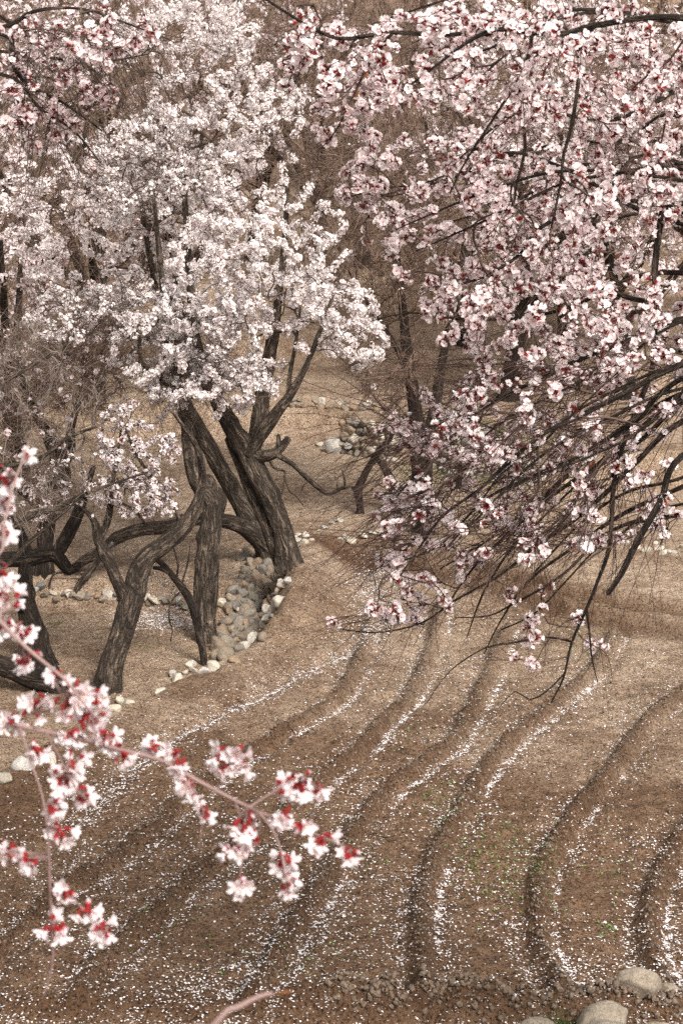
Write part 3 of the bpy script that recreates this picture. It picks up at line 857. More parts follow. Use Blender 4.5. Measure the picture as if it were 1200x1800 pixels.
# --- F: stout dark tree at the left with a level limb, and its leaning second stem
b, D = base_at(66, 1172)
F_ = [px_limb([(72, 1178, 72), (58, 1112, 50), (47, 1062, 38), (44, 1022, 32), (46, 985, 30), (42, 950, 20), (30, 920, 12), (15, 880, 8)], D, b),
      px_limb([(-60, 1000, 24, .1), (0, 985, 30, 0), (46, 982, 34, 0), (95, 975, 30, 0), (122, 1002, 22, 0), (140, 992, 14, 0)], D),
      px_limb([(96, 982, 24, 0), (108, 960, 27, 0), (124, 930, 27, .05), (140, 898, 22, .1), (150, 870, 14, .1), (165, 820, 9, .1)], D),
      px_limb([(50, 1075, 20, -.05), (36, 1066, 14, -.1), (28, 1064, 8, -.12)], D),
      px_limb([(80, 1165, 40, 0), (95, 1182, 26, -.1), (110, 1200, 12, -.2)], D)]
tg = crown([(60, 880, 90, 50, 0, .5, 40), (120, 830, 60, 60, .1, .4, 24)], D)
paths, rad, cnt = grow(F_, tg, up_dirs(len(tg), (0, 0, .4), .7))
bl = pompom(paths, np.where(cnt <= 4)[0], .0165, 2, 3, 7)
tree_objects('stout dark apricot trunk with level limb leading to a crook', b, F_, paths, rad, [side_twigs(paths, 8, .3, .002, 0)], M_BARKD, M_TWIG, bl, MPW, rough=.3, tint=(.06, .02))
b, D = base_at(112, 1212)
H_ = [px_limb([(118, 1222, 40), (96, 1200, 46, -.05), (60, 1192, 42, -.1), (20, 1176, 38, -.1), (-25, 1156, 34, -.1), (-90, 1110, 28, 0), (-150, 1040, 22, .1)], D, b),
      px_limb([(-90, 1110, 20, 0), (-130, 1120, 14, -.2), (-200, 1090, 9, -.3)], D)]
tree_objects('dark fallen-looking trunk leaning low out over the bare soil', b, H_, None, None, [], M_BARKD, M_TWIG, rough=.3)
# --- G: tangled tree behind with bare brown twigs
b, D = base_at(78, 1010)
G_ = [px_limb([(76, 1012, 34), (80, 960, 30), (86, 900, 36), (100, 860, 40), (108, 825, 34), (92, 782, 26), (72, 740, 20), (52, 700, 16), (36, 650, 12), (28, 590, 8)], D, b),
      px_limb([(106, 830, 26, 0), (122, 790, 21, -.05), (126, 750, 15, 0), (140, 700, 10, 0), (150, 640, 7, .1)], D),
      px_limb([(86, 900, 20), (60, 880, 14, -.1), (20, 850, 10, -.2), (-20, 800, 8, -.2)], D)]
tg = crown([(100, 660, 130, 110, 0, .9, 200), (30, 760, 90, 90, 0, .6, 90), (170, 600, 90, 70, 0, .6, 70), (50, 860, 90, 60, 0, .5, 70), (150, 640, 110, 90, -.2, .6, 80)], D)
paths, rad, cnt = grow(G_, tg, up_dirs(len(tg), (0, -.1, .2), .8), tip=.0025)
sel = np.where(cnt <= 3)[0]; sel = sel[rng.random(len(sel)) < .8]
bl = pompom(paths, sel, .018, 2, 3, 7)
tree_objects('crooked tree tangled with bare brown twigs and few blossoms', b, G_, paths, rad, [side_twigs(paths, 8, .35, .003, 0, S=5)], M_BARKD, M_TWIGB, bl, LP, rough=.3)
# --- I: off to the left, its grey bare branches reach into the picture
b, D = base_at(-190, 1230)
I_ = [px_limb([(-190, 1230, 60), (-185, 1150, 50), (-170, 1060, 44), (-160, 960, 36), (-150, 860, 28), (-140, 740, 20), (-130, 600, 12)], D, b),
      px_limb([(-165, 1010, 24), (-60, 960, 17, -.1), (0, 937, 13, -.2), (55, 907, 11, -.2), (100, 893, 9, -.2), (150, 868, 7, -.2), (200, 850, 5, -.2), (260, 830, 3, -.2)], D),
      px_limb([(-172, 1070, 20), (-60, 1020, 12, -.2), (8, 996, 9, -.3), (50, 955, 8, -.3), (90, 920, 6, -.3), (135, 880, 4, -.3), (160, 840, 3, -.3)], D),
      px_limb([(-150, 900, 20), (-40, 830, 12, -.2), (60, 810, 8, -.3), (120, 770, 6, -.3), (170, 750, 4, -.3)], D),
      px_limb([(-140, 780, 16), (-40, 700, 10, -.2), (60, 640, 7, -.2), (130, 600, 5, -.2)], D)]
tg = crown([(80, 860, 130, 60, -.3, .4, 40), (100, 720, 120, 90, -.3, .5, 60), (40, 620, 90, 70, -.2, .5, 40)], D)
paths, rad, cnt = grow(I_, tg, up_dirs(len(tg), (.6, -.1, .2), .7), tip=.002)
tree_objects('grey bare-branched tree reaching its long twigs over the crooked one', b, I_, paths, rad, [side_twigs(paths, 7, .3, .0022, .1)], M_BARK, M_TWIGG, rough=.25)
# --- J: tall dark trunk in the middle distance
b, D = base_at(744, 938)
J_ = [px_limb([(744, 940, 36), (741, 853, 38), (738, 789, 43), (736, 752, 30), (729, 720, 27), (724, 680, 26), (718, 640, 24), (712, 590, 20), (705, 520, 16), (696, 440, 12), (690, 360, 9), (685, 280, 6)], D, b),
      px_limb([(741, 790, 26, .05), (757, 745, 24, .1), (768, 690, 22, .2), (776, 640, 18, .2), (792, 560, 14, .2), (810, 470, 10, .2), (820, 380, 7, .2)], D),
      px_limb([(722, 670, 12, 0), (690, 600, 9, -.2), (650, 540, 7, -.3), (610, 470, 5, -.3), (580, 400, 4, -.3)], D)]
tg = crown([(650, 400, 140, 170, 0, 1.2, 330), (760, 420, 120, 170, 0, 1.0, 150), (690, 640, 80, 90, -.2, .6, 90), (620, 220, 140, 90, 0, 1, 110)], D)
paths, rad, cnt = grow(J_, tg, up_dirs(len(tg), (0, -.1, .2), .8), tip=.003)
sel = np.where(cnt <= 3)[0]; sel = sel[rng.random(len(sel)) < .10]
bl = pompom(paths, sel, .018, 2, 3, 6)
tree_objects('tall dark trunk with bare twiggy crown standing past the end of the furrows', b, J_, paths, rad, [side_twigs(paths, 10, .45, .0036, .1, S=4)], M_BARKD, M_TWIGB, bl, LP, rough=.25)
# --- K: the small crooked stump and its leaning neighbour
b, D = base_at(634, 906)
K_ = [px_limb([(634, 908, 15), (631, 880, 14), (629, 862, 17), (640, 835, 14), (655, 810, 14), (668, 790, 12), (684, 772, 9), (700, 740, 5)], D, b, step=.025),
      px_limb([(628, 866, 9), (622, 860, 7), (619, 856, 5)], D, step=.02)]
tg = crown([(690, 720, 50, 40, 0, .3, 16)], D)
paths, rad, cnt = grow(K_, tg, up_dirs(len(tg), (0, 0, .3), .8))
tree_objects('small crooked dark stem standing on the bare middle plot', b, K_, paths, rad, [side_twigs(paths, 8, .3, .003, .2)], M_BARKD, M_TWIGB, rough=.25, sides=10, name='sapling')
b, D = base_at(704, 902)
K2 = [px_limb([(704, 905, 24), (694, 868, 21), (684, 838, 17), (672, 818, 13), (655, 800, 8)], D, b, step=.025)]
tree_objects('grey slanting stump between the crooked stem and the tall dark trunk', b, K2, None, None, [], M_BARK, M_TWIG, rough=.25, sides=10, name='stump')

b, D = base_at(836, 806)
K3 = [px_limb([(836, 808, 9), (834, 775, 8), (832, 740, 7), (826, 700, 5), (830, 650, 3)], D, b, step=.03),
      px_limb([(833, 760, 5), (845, 735, 4), (852, 700, 2)], D, step=.03)]
tree_objects('thin dark stem growing in front of the grassy retaining wall', b, K3, None, None, [], M_BARKD, M_TWIG, rough=.2, sides=8, name='sapling')

# ================================================================== background trees
def far_tree(seed, blossom, h=4.6, n=430):
    global rng
    keep = rng
    rng = np.random.default_rng(seed)
    limbs = []
    th = 1.0 + .4 * rng.random()
    lean = rng.normal(size=2) * .12
    tr = smooth_path([(0, 0, -.1, .15), (lean[0] * .5, lean[1] * .5, th * .5, .12), (lean[0], lean[1], th, .11), (lean[0] * 1.8, lean[1] * 1.8, th + .9, .07), (lean[0] * 2.5, lean[1] * 2.5, h * .75, .03)], .08)
    limbs.append(tr)
    for k in range(5):
        a = k * 1.26 + rng.normal() * .3
        s = np.array([lean[0], lean[1], th - .1 + .12 * k])
        d = np.array([math.cos(a), math.sin(a), 0])
        limbs.append(smooth_path([(*s, .07), (*(s + d * .5 + [0, 0, .45]), .055), (*(s + d * 1.0 + [0, 0, 1.1]), .04), (*(s + d * 1.35 + [0, 0, 1.9]), .022)], .08))
    v = rand_dir(n) * (rng.random((n, 1)) ** .3)
    tg = v * [1.9, 1.9, (h - th) * .55] + [lean[0] * 2, lean[1] * 2, th + (h - th) * .5]
    tg[:, 2] += .25 * v[:, 0]
    paths, rad, cnt = grow(limbs, tg, norm(v + rng.normal(size=(n, 3)) * .4 + [0, 0, .4]), tip=.004)
    ex = [side_twigs(paths, 7, .45, .0045, .05, S=4)]
    bl = None
    if blossom > 0:
        sel = np.where(cnt <= 4)[0]; sel = sel[rng.random(len(sel)) < blossom]
        c2 = np.full(len(paths), 99); c2[sel] = 1
        bl = brush(paths, c2, .026, 22)
    t = tree_objects('', (0, 0, 0), limbs, paths, rad, ex, M_BARKD, M_TWIGB, bl, FP, rough=.2, sides=8, twig_sides=3, name='orchard_tree')
    rng = keep
    return t
def dup(root):
    r = root.copy(); COL.objects.link(r)
    for ch in root.children:
        c = ch.copy(); COL.objects.link(c); c.parent = r
    return r
protos_far = [far_tree(101, 0), far_tree(102, .12), far_tree(103, .75), far_tree(104, 0.04, 5.2, 500)]
used = [False] * 4
BARE = 'bare brown-twigged tree standing behind the flowering apricots'
SPARSE = 'brown twiggy tree with scattered white blossom behind the orchard'
WHITE_T = 'distant tree covered in white blossom on the slope behind'
spots = []
for k, (px, D, kind, s, rz) in enumerate([
        (20, 21.5, 2, .95, 0), (-150, 24, 2, 1.1, 2), (150, 25, 1, 1.1, 1), (330, 27, 0, 1.1, .5), (560, 33, 3, 1.0, 2.2), (640, 36, 0, 1.15, 1.2), (830, 28, 1, 1.0, 3), (900, 25, 2, .95, 4),
        (1010, 29, 2, 1.1, 1), (1120, 25, 2, 1.0, .3), (1230, 27, 2, 1.2, 5), (440, 37, 2, 1.2, 3.3), (250, 34, 2, 1.2, 2.7), (60, 30, 2, 1.2, 1.9), (-60, 38, 3, 1.3, 4.4),
        (740, 41, 3, 1.2, .9), (900, 38, 2, 1.3, 2.9), (1080, 38, 1, 1.3, 5.5), (560, 46, 0, 1.3, .2), (360, 46, 2, 1.3, 1.3), (160, 45, 3, 1.3, 2.4), (700, 54, 0, 1.5, 3.7), (480, 56, 3, 1.5, 4.1), (900, 52, 1, 1.5, 5.0), (250, 58, 0, 1.5, .7), (50, 54, 1, 1.4, 1.7), (1100, 52, 3, 1.5, 2.1), (620, 66, 1, 1.6, 2), (820, 68, 3, 1.6, 4), (420, 70, 0, 1.6, 5), (1020, 68, 0, 1.6, 1), (200, 72, 3, 1.6, 3), (20, 72, 0, 1.6, 2)]):
    y = D * 1.02
    x = (px - 600) / F * D
    o = protos_far[kind] if not used[kind] else dup(protos_far[kind])
    used[kind] = True
    o.location = (x, y, float(H0(np.array([x]), np.array([y]))[0]) - .05)
    o.rotation_euler = (0, 0, rz)
    o.scale = (s, s, s * (.92 + .16 * ((k * 37) % 10) / 10))
    tag(o, (BARE, SPARSE, WHITE_T, BARE)[kind], 'tree', ('bare trees behind the orchard', 'sparsely flowering trees behind the orchard', 'white trees behind the orchard', 'bare trees behind the orchard')[kind])

# ================================================================== R: the flowering tree at the right, trunk beyond the frame
Dr = 7.4
bx, by0 = 1.85, 7.5
rb = np.array([bx, by0, float(H0(np.array([bx]), np.array([by0]))[0]) - .05])
top = at(1330, 120, 7.2)
Rl = [smooth_path([(*rb, .17), (bx - .05, by0 - .02, rb[2] + .8, .15), (*at(1400, 900, 7.4), .14), (*at(1370, 650, 7.4), .13), (*at(1345, 400, 7.3), .10), (*top, .07), (*at(1280, -150, 7.0), .045), (*at(1230, -350, 6.8), .02)], .05)]
RL = [
    (0, [(1330, 120, 22), (1240, 190, 17), (1195, 280, 15), (1175, 325, 14), (1160, 390, 13), (1150, 475, 12), (1153, 540, 10), (1147, 640, 10), (1120, 715, 10), (1093, 787, 9), (1078, 850, 9), (1070, 960, 8), (1046, 1030, 6), (1030, 1070, 6), (1004, 1130, 5), (990, 1190, 4), (968, 1235, 2.5)]),
    (.1, [(1153, 530, 9), (1110, 525, 9), (1040, 497, 8), (990, 465, 6), (955, 425, 4), (930, 380, 3)]),
    (-.3, [(1365, 600, 20), (1200, 640, 12), (1080, 700, 10), (1000, 740, 9), (950, 765, 8), (880, 825, 7), (840, 862, 6), (780, 905, 5), (735, 965, 4), (695, 1025, 3)]),
    (.2, [(1375, 680, 20), (1200, 740, 11), (1120, 810, 10), (1060, 870, 9), (1000, 920, 8), (940, 960, 7), (880, 1010, 5), (800, 1055, 4), (740, 1095, 3), (660, 1112, 2.5), (590, 1104, 2)]),
    (-.2, [(1380, 720, 20), (1200, 800, 12), (1160, 880, 12), (1120, 950, 12), (1090, 1010, 11), (1067, 1044, 9)]),
    (.3, [(1390, 890, 14), (1200, 905, 8), (1130, 915, 8), (1098, 922, 7), (1050, 948, 6), (1000, 1000, 5), (950, 1035, 5), (900, 1062, 4), (860, 1082, 3), (800, 1086, 2)]),
    (.5, [(1370, 640, 18), (1180, 700, 10), (1080, 770, 9), (980, 850, 8), (900, 930, 6), (830, 1000, 4), (785, 1065, 3)]),
    (0.1, [(1360, 560, 18), (1200, 560, 10), (1100, 600, 9), (1000, 640, 8), (900, 690, 6), (820, 740, 5), (760, 800, 4), (690, 880, 3)]),
    (-1.3, [(1330, 60, 22), (1180, 30, 13), (1045, 45, 11), (990, 60, 11), (920, 55, 10), (870, 52, 9), (820, 75, 7), (760, 120, 5), (700, 165, 3)]),
    (-1.2, [(1045, 45, 8), (1020, 80, 7), (1015, 150, 7), (1002, 230, 7), (990, 270, 6), (984, 325, 5), (968, 400, 4)]),
    (-1.1, [(935, 55, 7), (925, 115, 7), (898, 160, 6), (868, 207, 5), (820, 280, 4), (790, 340, 3)]),
    (-.6, [(905, 120, 5), (916, 205, 6), (922, 260, 6), (906, 330, 5), (898, 365, 5), (850, 382, 3), (800, 420, 2)]),
    (-.2, [(1345, 330, 18), (1180, 360, 9), (1060, 350, 8), (950, 400, 7), (910, 450, 6), (835, 492, 5), (760, 505, 3)]),
    (0, [(1340, 250, 16), (1230, 150, 10), (1150, 180, 9), (1080, 210, 8), (1010, 205, 6), (920, 190, 5), (860, 230, 4), (760, 320, 3), (690, 345, 2)]),
    (-1.0, [(860, 52, 8), (780, 62, 8), (690, 57, 8), (640, 64, 8), (593, 68, 7), (537, 43, 6), (480, 7, 5), (430, -25, 4)]),
    (.3, [(1350, 420, 16), (1150, 380, 9), (1000, 300, 7), (900, 268, 6), (860, 287, 5), (765, 322, 4), (680, 330, 3), (600, 350, 2)]),
    (.4, [(1355, 500, 16), (1150, 480, 9), (1000, 540, 7), (900, 560, 6), (800, 560, 4), (720, 550, 3), (650, 565, 2)]),
    (.6, [(1370, 660, 16), (1220, 690, 10), (1130, 770, 9), (1050, 820, 8), (960, 880, 7), (900, 960, 5), (850, 1040, 4), (820, 1120, 2)]),
    (-.1, [(1372, 650, 16), (1210, 660, 10), (1110, 740, 9), (1020, 800, 8), (930, 840, 7), (850, 880, 5), (770, 960, 4), (690, 990, 2)]),
    (.8, [(1385, 760, 16), (1210, 850, 9), (1100, 900, 8), (1010, 960, 6), (930, 1020, 5), (880, 1090, 3), (850, 1150, 2)]),
    (.2, [(1030, 1070, 5), (1035, 1110, 4), (1040, 1160, 3), (1050, 1200, 2)]),
    (.1, [(1004, 1128, 4), (960, 1120, 4), (900, 1130, 4), (850, 1140, 3), (790, 1180, 2), (750, 1235, 1.5)]),
    (.1, [(990, 1185, 3), (960, 1215, 3), (930, 1230, 3), (905, 1215, 2), (880, 1240, 1.5)]),
    (-1.0, [(690, 57, 6), (650, 110, 5), (620, 170, 4), (590, 230, 3), (560, 265, 2)]),
]
for dd, pts in RL:
    Rl.append(px_limb(pts, Dr + dd, step=.03))
sweep = [i for i in (2, 3, 5, 6, 7, 17, 18, 19)]
for k in range(8):                      # companions of the long drooping limbs
    dd, pts = RL[sweep[k % len(sweep)]]
    P = np.array(pts, float)
    t = np.linspace(0, 1, len(P))
    oy, ox, ph = rng.normal() * 38 - 10, rng.normal() * 30, rng.random() * 6
    P[:, 0] += ox * t + 10 * np.sin(5 * t + ph); P[:, 1] += oy * np.minimum(1, t * 2.5) + 20 * np.sin(4 * t + ph * 2) + rng.normal(size=len(P)) * 7
    P[:, 2] = np.maximum(1.6, P[:, 2] * (.45 + .25 * rng.random()))
    n_ = int(len(P) * (.7 + .3 * rng.random()))
    Rl.append(px_limb([tuple(q) for q in P[:n_]], Dr + dd + rng.normal() * .4, step=.035))
for k in range(10):                      # slender limbs through the upper crown
    x0, y0 = 1250 + rng.random() * 80, 20 + 520 * rng.random()
    x1, y1 = 640 + 420 * rng.random(), y0 + rng.normal() * 120 + 60
    mx_, my_ = (x0 + x1) / 2, (y0 + y1) / 2 - 60 - 60 * rng.random()
    Rl.append(px_limb([(x0, y0, 9), (x0 * .7 + mx_ * .3, y0 * .6 + my_ * .4 + rng.normal() * 15, 7), (mx_, my_ + rng.normal() * 15, 6), (mx_ * .5 + x1 * .5, my_ * .55 + y1 * .45 + rng.normal() * 15, 4.5), (x1, y1, 2.5)], Dr + rng.normal() * .5, step=.035))
tg = crown([(900, 100, 320, 120, -.8, 1.0, 200), (1000, 330, 240, 150, 0, 1.3, 200), (760, 330, 140, 110, 0, 1.0, 70), (960, 540, 260, 120, 0, 1.2, 190), (680, 440, 60, 100, 0, .7, 12), (900, 740, 250, 100, .1, 1.0, 120), (1100, 660, 130, 130, 0, 1.1, 80), (760, 800, 110, 110, .1, .8, 26),
            (850, 950, 200, 110, .2, .9, 70), (690, 1085, 120, 35, .1, .4, 22), (960, 1130, 140, 70, .2, .5, 22), (760, 1020, 110, 70, .1, .5, 40), (700, 930, 70, 80, .1, .5, 18), (610, 150, 120, 110, -.7, .7, 56), (1130, 180, 120, 180, -.4, 1.2, 90), (1050, 880, 150, 100, .1, .8, 70), (860, 860, 200, 120, .1, .9, 60), (620, 330, 60, 50, -.2, .4, 10), (520, 60, 80, 60, -.8, .5, 20)], Dr)
ed = norm(np.array([-.75, -.05, -.35])[None] + .55 * rng.normal(size=(len(tg), 3)))
paths, rad, cnt = grow(Rl, tg, ed, tip=.0016, skip=.1, angw=1.2)
_px, _py, _ = pix_of(paths[:, -1])
dens = np.interp(_py, [0, 500, 700, 900, 1250], [1, 1, .8, .5, .55])
sel = np.where((cnt <= 6) & (rng.random(len(paths)) < dens))[0]
bl = pompom(paths, sel, .0158, 3, 3, 9, .08, 1.05)
tree_objects('big pink-white flowering apricot whose drooping branches sweep over the furrowed field', rb, Rl, paths, rad,
             [side_twigs(paths, 1, .35, .0015, .2, .5, (-.4, 0, -.2), .2), side_twigs(paths[np.where((_py > 620) & (_py < 960))[0]], 3, .42, .0021, .2, .45, (-.7, 0, -.45), .12)], M_BARKD, M_TWIGR, bl, MP, parts=300, part_name='blossom_cluster', tint=(.05, .03), rough=.18, sides=10)

R_nodes = paths.reshape(-1, 3)
# ================================================================== L: branches of another tree in the upper left corner
bx, by0 = -2.35, 6.6
lb = np.array([bx, by0, float(H0(np.array([bx]), np.array([by0]))[0]) - .05])
Ll = [smooth_path([(*lb, .15), (bx + .05, by0, lb[2] + .9, .13), (*at(-560, 700, 6.6), .12), (*at(-480, 400, 6.5), .10), (*at(-400, 100, 6.4), .07), (*at(-330, -150, 6.3), .04)], .05)]
for dd, pts in [(0, [(-430, 180, 26), (-200, 90, 14), (0, 50, 9), (60, 20, 7), (140, 15, 5), (220, 40, 4), (300, 70, 2)]),
                (.2, [(-440, 220, 22), (-200, 130, 12), (0, 60, 8), (20, 110, 7), (50, 150, 6), (110, 180, 5), (180, 230, 3)]),
                (.3, [(-420, 150, 20), (-160, 60, 10), (0, 28, 7), (25, 100, 6), (28, 150, 5), (40, 220, 3)]),
                (.1, [(-450, 260, 20), (-200, 170, 11), (0, 130, 7), (70, 190, 5), (130, 230, 4), (180, 290, 2)]),
                (.4, [(-440, 200, 20), (-150, 80, 10), (0, 90, 6), (80, 100, 6), (170, 110, 4), (260, 95, 2)])]:
    Ll.append(px_limb(pts, 6.4 + dd, step=.03))
tg = crown([(110, 60, 120, 55, 0, .5, 34), (120, 150, 110, 80, .2, .5, 34), (120, 225, 50, 40, .1, .3, 9), (230, 60, 60, 40, 0, .4, 10), (40, 180, 60, 90, .2, .4, 14)], 6.4)
paths, rad, cnt = grow(Ll, tg, norm(np.array([.6, 0, -.5])[None] + .5 * rng.normal(size=(len(tg), 3))), tip=.0016, skip=.1)
sel = np.where(cnt <= 5)[0]
bl = pompom(paths, sel, .0155, 2, 3, 9, .3)
tree_objects('flowering branches with lilac-pink blossom fanning in above the white apricot crown', lb, Ll, paths, rad, [side_twigs(paths, 4, .4, .0016, .2, .5, (.4, 0, -.3), .15)], M_BARKD, M_TWIG, bl, MP, parts=200, part_name='blossom_cluster', tint=(.05, .05), rough=.18, sides=9)

# ================================================================== N: the near branch, out of focus
bx, by0 = -1.75, 2.35
nb_ = np.array([bx, by0, float(H0(np.array([bx]), np.array([by0]))[0]) - .05])
DN = 2.4
stem0 = smooth_path([(*nb_, .10), (bx + .02, by0, 3.4, .085), (bx + .05, by0 + .05, 4.0, .07), (bx + .1, by0 + .05, 4.6, .04)], .04)
NL = [(0, [(-1700, 1000, 60), (-900, 1120, 26), (-300, 1200, 14), (-60, 1250, 11), (0, 1265, 10), (60, 1282, 10), (150, 1300, 10), (210, 1318, 10), (280, 1335, 9), (340, 1368, 9), (400, 1400, 8), (450, 1425, 7), (500, 1445, 6), (550, 1465, 5), (600, 1485, 4), (626, 1502, 3)]),
      (0, [(35, 1276, 6), (55, 1340, 5), (75, 1400, 5), (85, 1470, 5), (88, 1550, 5), (93, 1650, 5), (92, 1700, 4), (75, 1755, 3)]),
      (-.02, [(80, 1285, 4), (105, 1330, 4), (125, 1370, 3), (145, 1400, 3)]),
      (-.02, [(455, 1428, 5), (480, 1460, 4), (495, 1500, 4), (503, 1550, 3)]),
      (.03, [(412, 1405, 5), (426, 1450, 4), (428, 1500, 4), (420, 1550, 3)]),
      (.03, [(380, 1388, 5), (405, 1358, 4), (425, 1320, 3), (430, 1305, 2)]),
      (-.03, [(440, 1418, 5), (480, 1392, 4), (530, 1365, 3), (560, 1388, 2)]),
      (0, [(330, 1365, 3), (352, 1410, 3), (357, 1440, 2), (347, 1500, 1.5)]),
      (0, [(88, 1545, 4), (110, 1565, 3), (150, 1600, 3), (185, 1630, 2)]),
      (-.05, [(-900, 1120, 20), (-400, 1000, 12), (-40, 1062, 9), (0, 1092, 9), (25, 1118, 9), (60, 1150, 8), (115, 1195, 7), (150, 1240, 5), (172, 1262, 3)]),
      (-.05, [(-400, 1000, 10), (-150, 1010, 7), (-10, 985, 6), (8, 920, 5), (22, 860, 5), (38, 815, 4), (51, 775, 2)]),
      (.02, [(0, 1250, 5), (50, 1255, 5), (105, 1245, 4), (130, 1240, 3)]),
      (.03, [(85, 1500, 4), (60, 1500, 4), (20, 1492, 3)])]
NLm = [stem0] + [px_limb([(a, b, w * .85) for a, b, w in p], DN + d, step=.012) for d, p in NL]
nt_ = empty('apricot_tree', nb_, 'slender flowering branch with hanging white blossoms and vivid red calyces above the furrows', 'tree')
for i, L in enumerate(NLm):
    V, fs, uv = merge([limb_mesh(L, 9, .1, .3 if i == 0 else 0)])
    link('trunk' if i == 0 else 'branch', mesh_np('branch', V - nb_, fs, M_BARK if i == 0 else M_TWIGN, True, uv=uv), nt_)
NC = [(150, 1262, 13, 34), (110, 1235, 7, 24), (195, 1292, 7, 22), (60, 1245, 7, 24), (20, 1272, 6, 18), (125, 1290, 5, 16), (65, 1310, 5, 16), (135, 1340, 7, 20), (112, 1368, 7, 20), (150, 1396, 6, 16), (92, 1415, 6, 16), (110, 1458, 6, 18), (18, 1495, 7, 20), (58, 1508, 7, 20), (115, 1568, 5, 14),
      (150, 1600, 6, 18), (95, 1628, 8, 22), (182, 1636, 7, 18), (268, 1318, 6, 18), (318, 1335, 6, 18), (330, 1386, 6, 16), (356, 1426, 5, 14), (216, 1326, 6, 18), (425, 1328, 9, 22), (390, 1335, 6, 18), (530, 1370, 9, 24), (490, 1386, 3, 12), (432, 1440, 8, 20), (440, 1470, 5, 14), (405, 1495, 5, 12), (432, 1500, 4, 12),
      (420, 1548, 7, 16), (500, 1436, 5, 16), (532, 1452, 4, 12), (495, 1512, 6, 16), (504, 1552, 7, 16), (572, 1482, 6, 14), (612, 1506, 6, 16), (560, 1390, 3, 10), (135, 1212, 7, 22), (105, 1190, 4, 16), (55, 1148, 4, 18), (165, 1230, 5, 18), (15, 838, 8, 24), (44, 806, 3, 10), (8, 890, 5, 18), (5, 935, 4, 14), (10, 1000, 7, 22), (22, 1045, 7, 20), (40, 1105, 6, 20), (12, 1095, 6, 20), (40, 1160, 4, 14)]
hp_meshes = []
for k in range(10):
    pv, pt_, pc = HP[k % len(HP)]
    sel = (pc[:, 1] < .1)
    tint = tints(1, .04, .05)[0]
    # petals and stamens in one mesh, the red calyx in another
    def sub(mask_tri):
        ids = np.unique(pt_[mask_tri]); mp_ = np.full(len(pv), -1); mp_[ids] = np.arange(len(ids))
        return pv[ids], mp_[pt_[mask_tri]], pc[ids] * tint
    red_t = sel[pt_].all(1)
    v1, t1, c1 = sub(~red_t); v2, t2, c2 = sub(red_t)
    hp_meshes.append((mesh_np('blossom', v1, [t1], M_BLOSSOM, True, col=c1), mesh_np('calyx', v2, [t2], M_BLOSSOM, True, col=c2)))
bud_v, bud_t, bud_c = proto_bud(np.array((.36, .012, .016)), np.array((.84, .68, .70)))
bud_me = mesh_np('bud', bud_v, [bud_t], M_BLOSSOM, True, col=bud_c)
ped = []
allpts = np.concatenate([L[:, :3] for L in NLm[1:]])
for cx, cy, n, rad_ in NC:
    c = at(cx, cy, DN)
    j = np.argmin(np.linalg.norm(allpts - c, axis=1)); root = allpts[j]
    for q in range(n):
        d = norm(rng.normal(size=3) * np.array([1, 1, .9]) + [0, 0, -.3])
        s = .0108 * (.8 + .4 * rng.random())
        off = c + d * rad_ / F * DN * (.45 + .75 * rng.random())
        nr = norm(norm(off - (c * .6 + root * .4)) + rng.normal(size=3) * .4 + [0, 0, -.7])
        quat = Vector(nr).to_track_quat('Z', 'Y')
        if rng.random() < .2:
            o = link('bud', bud_me, nt_, loc=off - nb_)
            s *= .8
        else:
            a_, b_ = hp_meshes[rng.integers(0, len(hp_meshes))]
            o = link('blossom', a_, nt_, loc=off - nb_)
            ch = link('calyx', b_, o)
        o.rotation_mode = 'QUATERNION'; o.rotation_quaternion = quat
        o.scale = (s, s, s)
        e = off - nr * s * .78
        mid = (e + root) / 2 + rng.normal(size=3) * .002
        ped.append(np.stack([root, root * .6 + mid * .4, mid, e * .6 + mid * .4, e, e + nr * .002]))
ped = np.array(ped)
V, q = tubes(ped, np.full(ped.shape[:2], .0009), 4)
link('pedicels', mesh_np('pedicels', V - nb_, [q], M_TWIGN, True), nt_, 'stuff')
# a stray twig end rising at the lower edge, rooted on the slope below the frame
DT = 1.75
p0 = at(300, 1990, DT); gb = np.array([p0[0] - .05, p0[1] - .12, 0]); gb[2] = float(H0(gb[0:1], gb[1:2])[0]) - .02
tw = smooth_path([(*gb, .007), (*at(300, 1990, DT), .0045), (*at(378, 1800, DT), .0030), (*at(420, 1770, DT), .0027), (*at(455, 1752, DT), .0022), (*at(478, 1746, DT), .0016)], .01)
st = empty('shoot', gb, 'bare pinkish twig end with an orange tip above the trench', 'twig')
V, fs, uv = merge([limb_mesh(tw, 9, .08)])
link('stem', mesh_np('stem', V - gb, fs, M_TWIGN, True, uv=uv), st)
def leaf_mesh(L, W, curl):
    V, Q = [], []
    for i in range(6):
        t = i / 5; w = W * math.sin(math.pi * min(1, t * .95 + .04)) ** .8
        for s in (-1, 0, 1):
            V.append((w * s, L * t, curl * L * t * t + .35 * w * abs(s) + .02 * L * math.sin(9 * t) * s))
    for i in range(5):
        for j in range(2):
            a = i * 3 + j; Q.append((a, a + 1, a + 4, a + 3))
    return np.array(V), np.array(Q)
lv, lq = leaf_mesh(.022, .0028, .2)
lf = link('leaf', mesh_np('leaf', lv, [lq], M_LEAF, True), st, loc=at(478, 1747, DT) - gb)
lf.rotation_euler = (0, 0, R(-95))

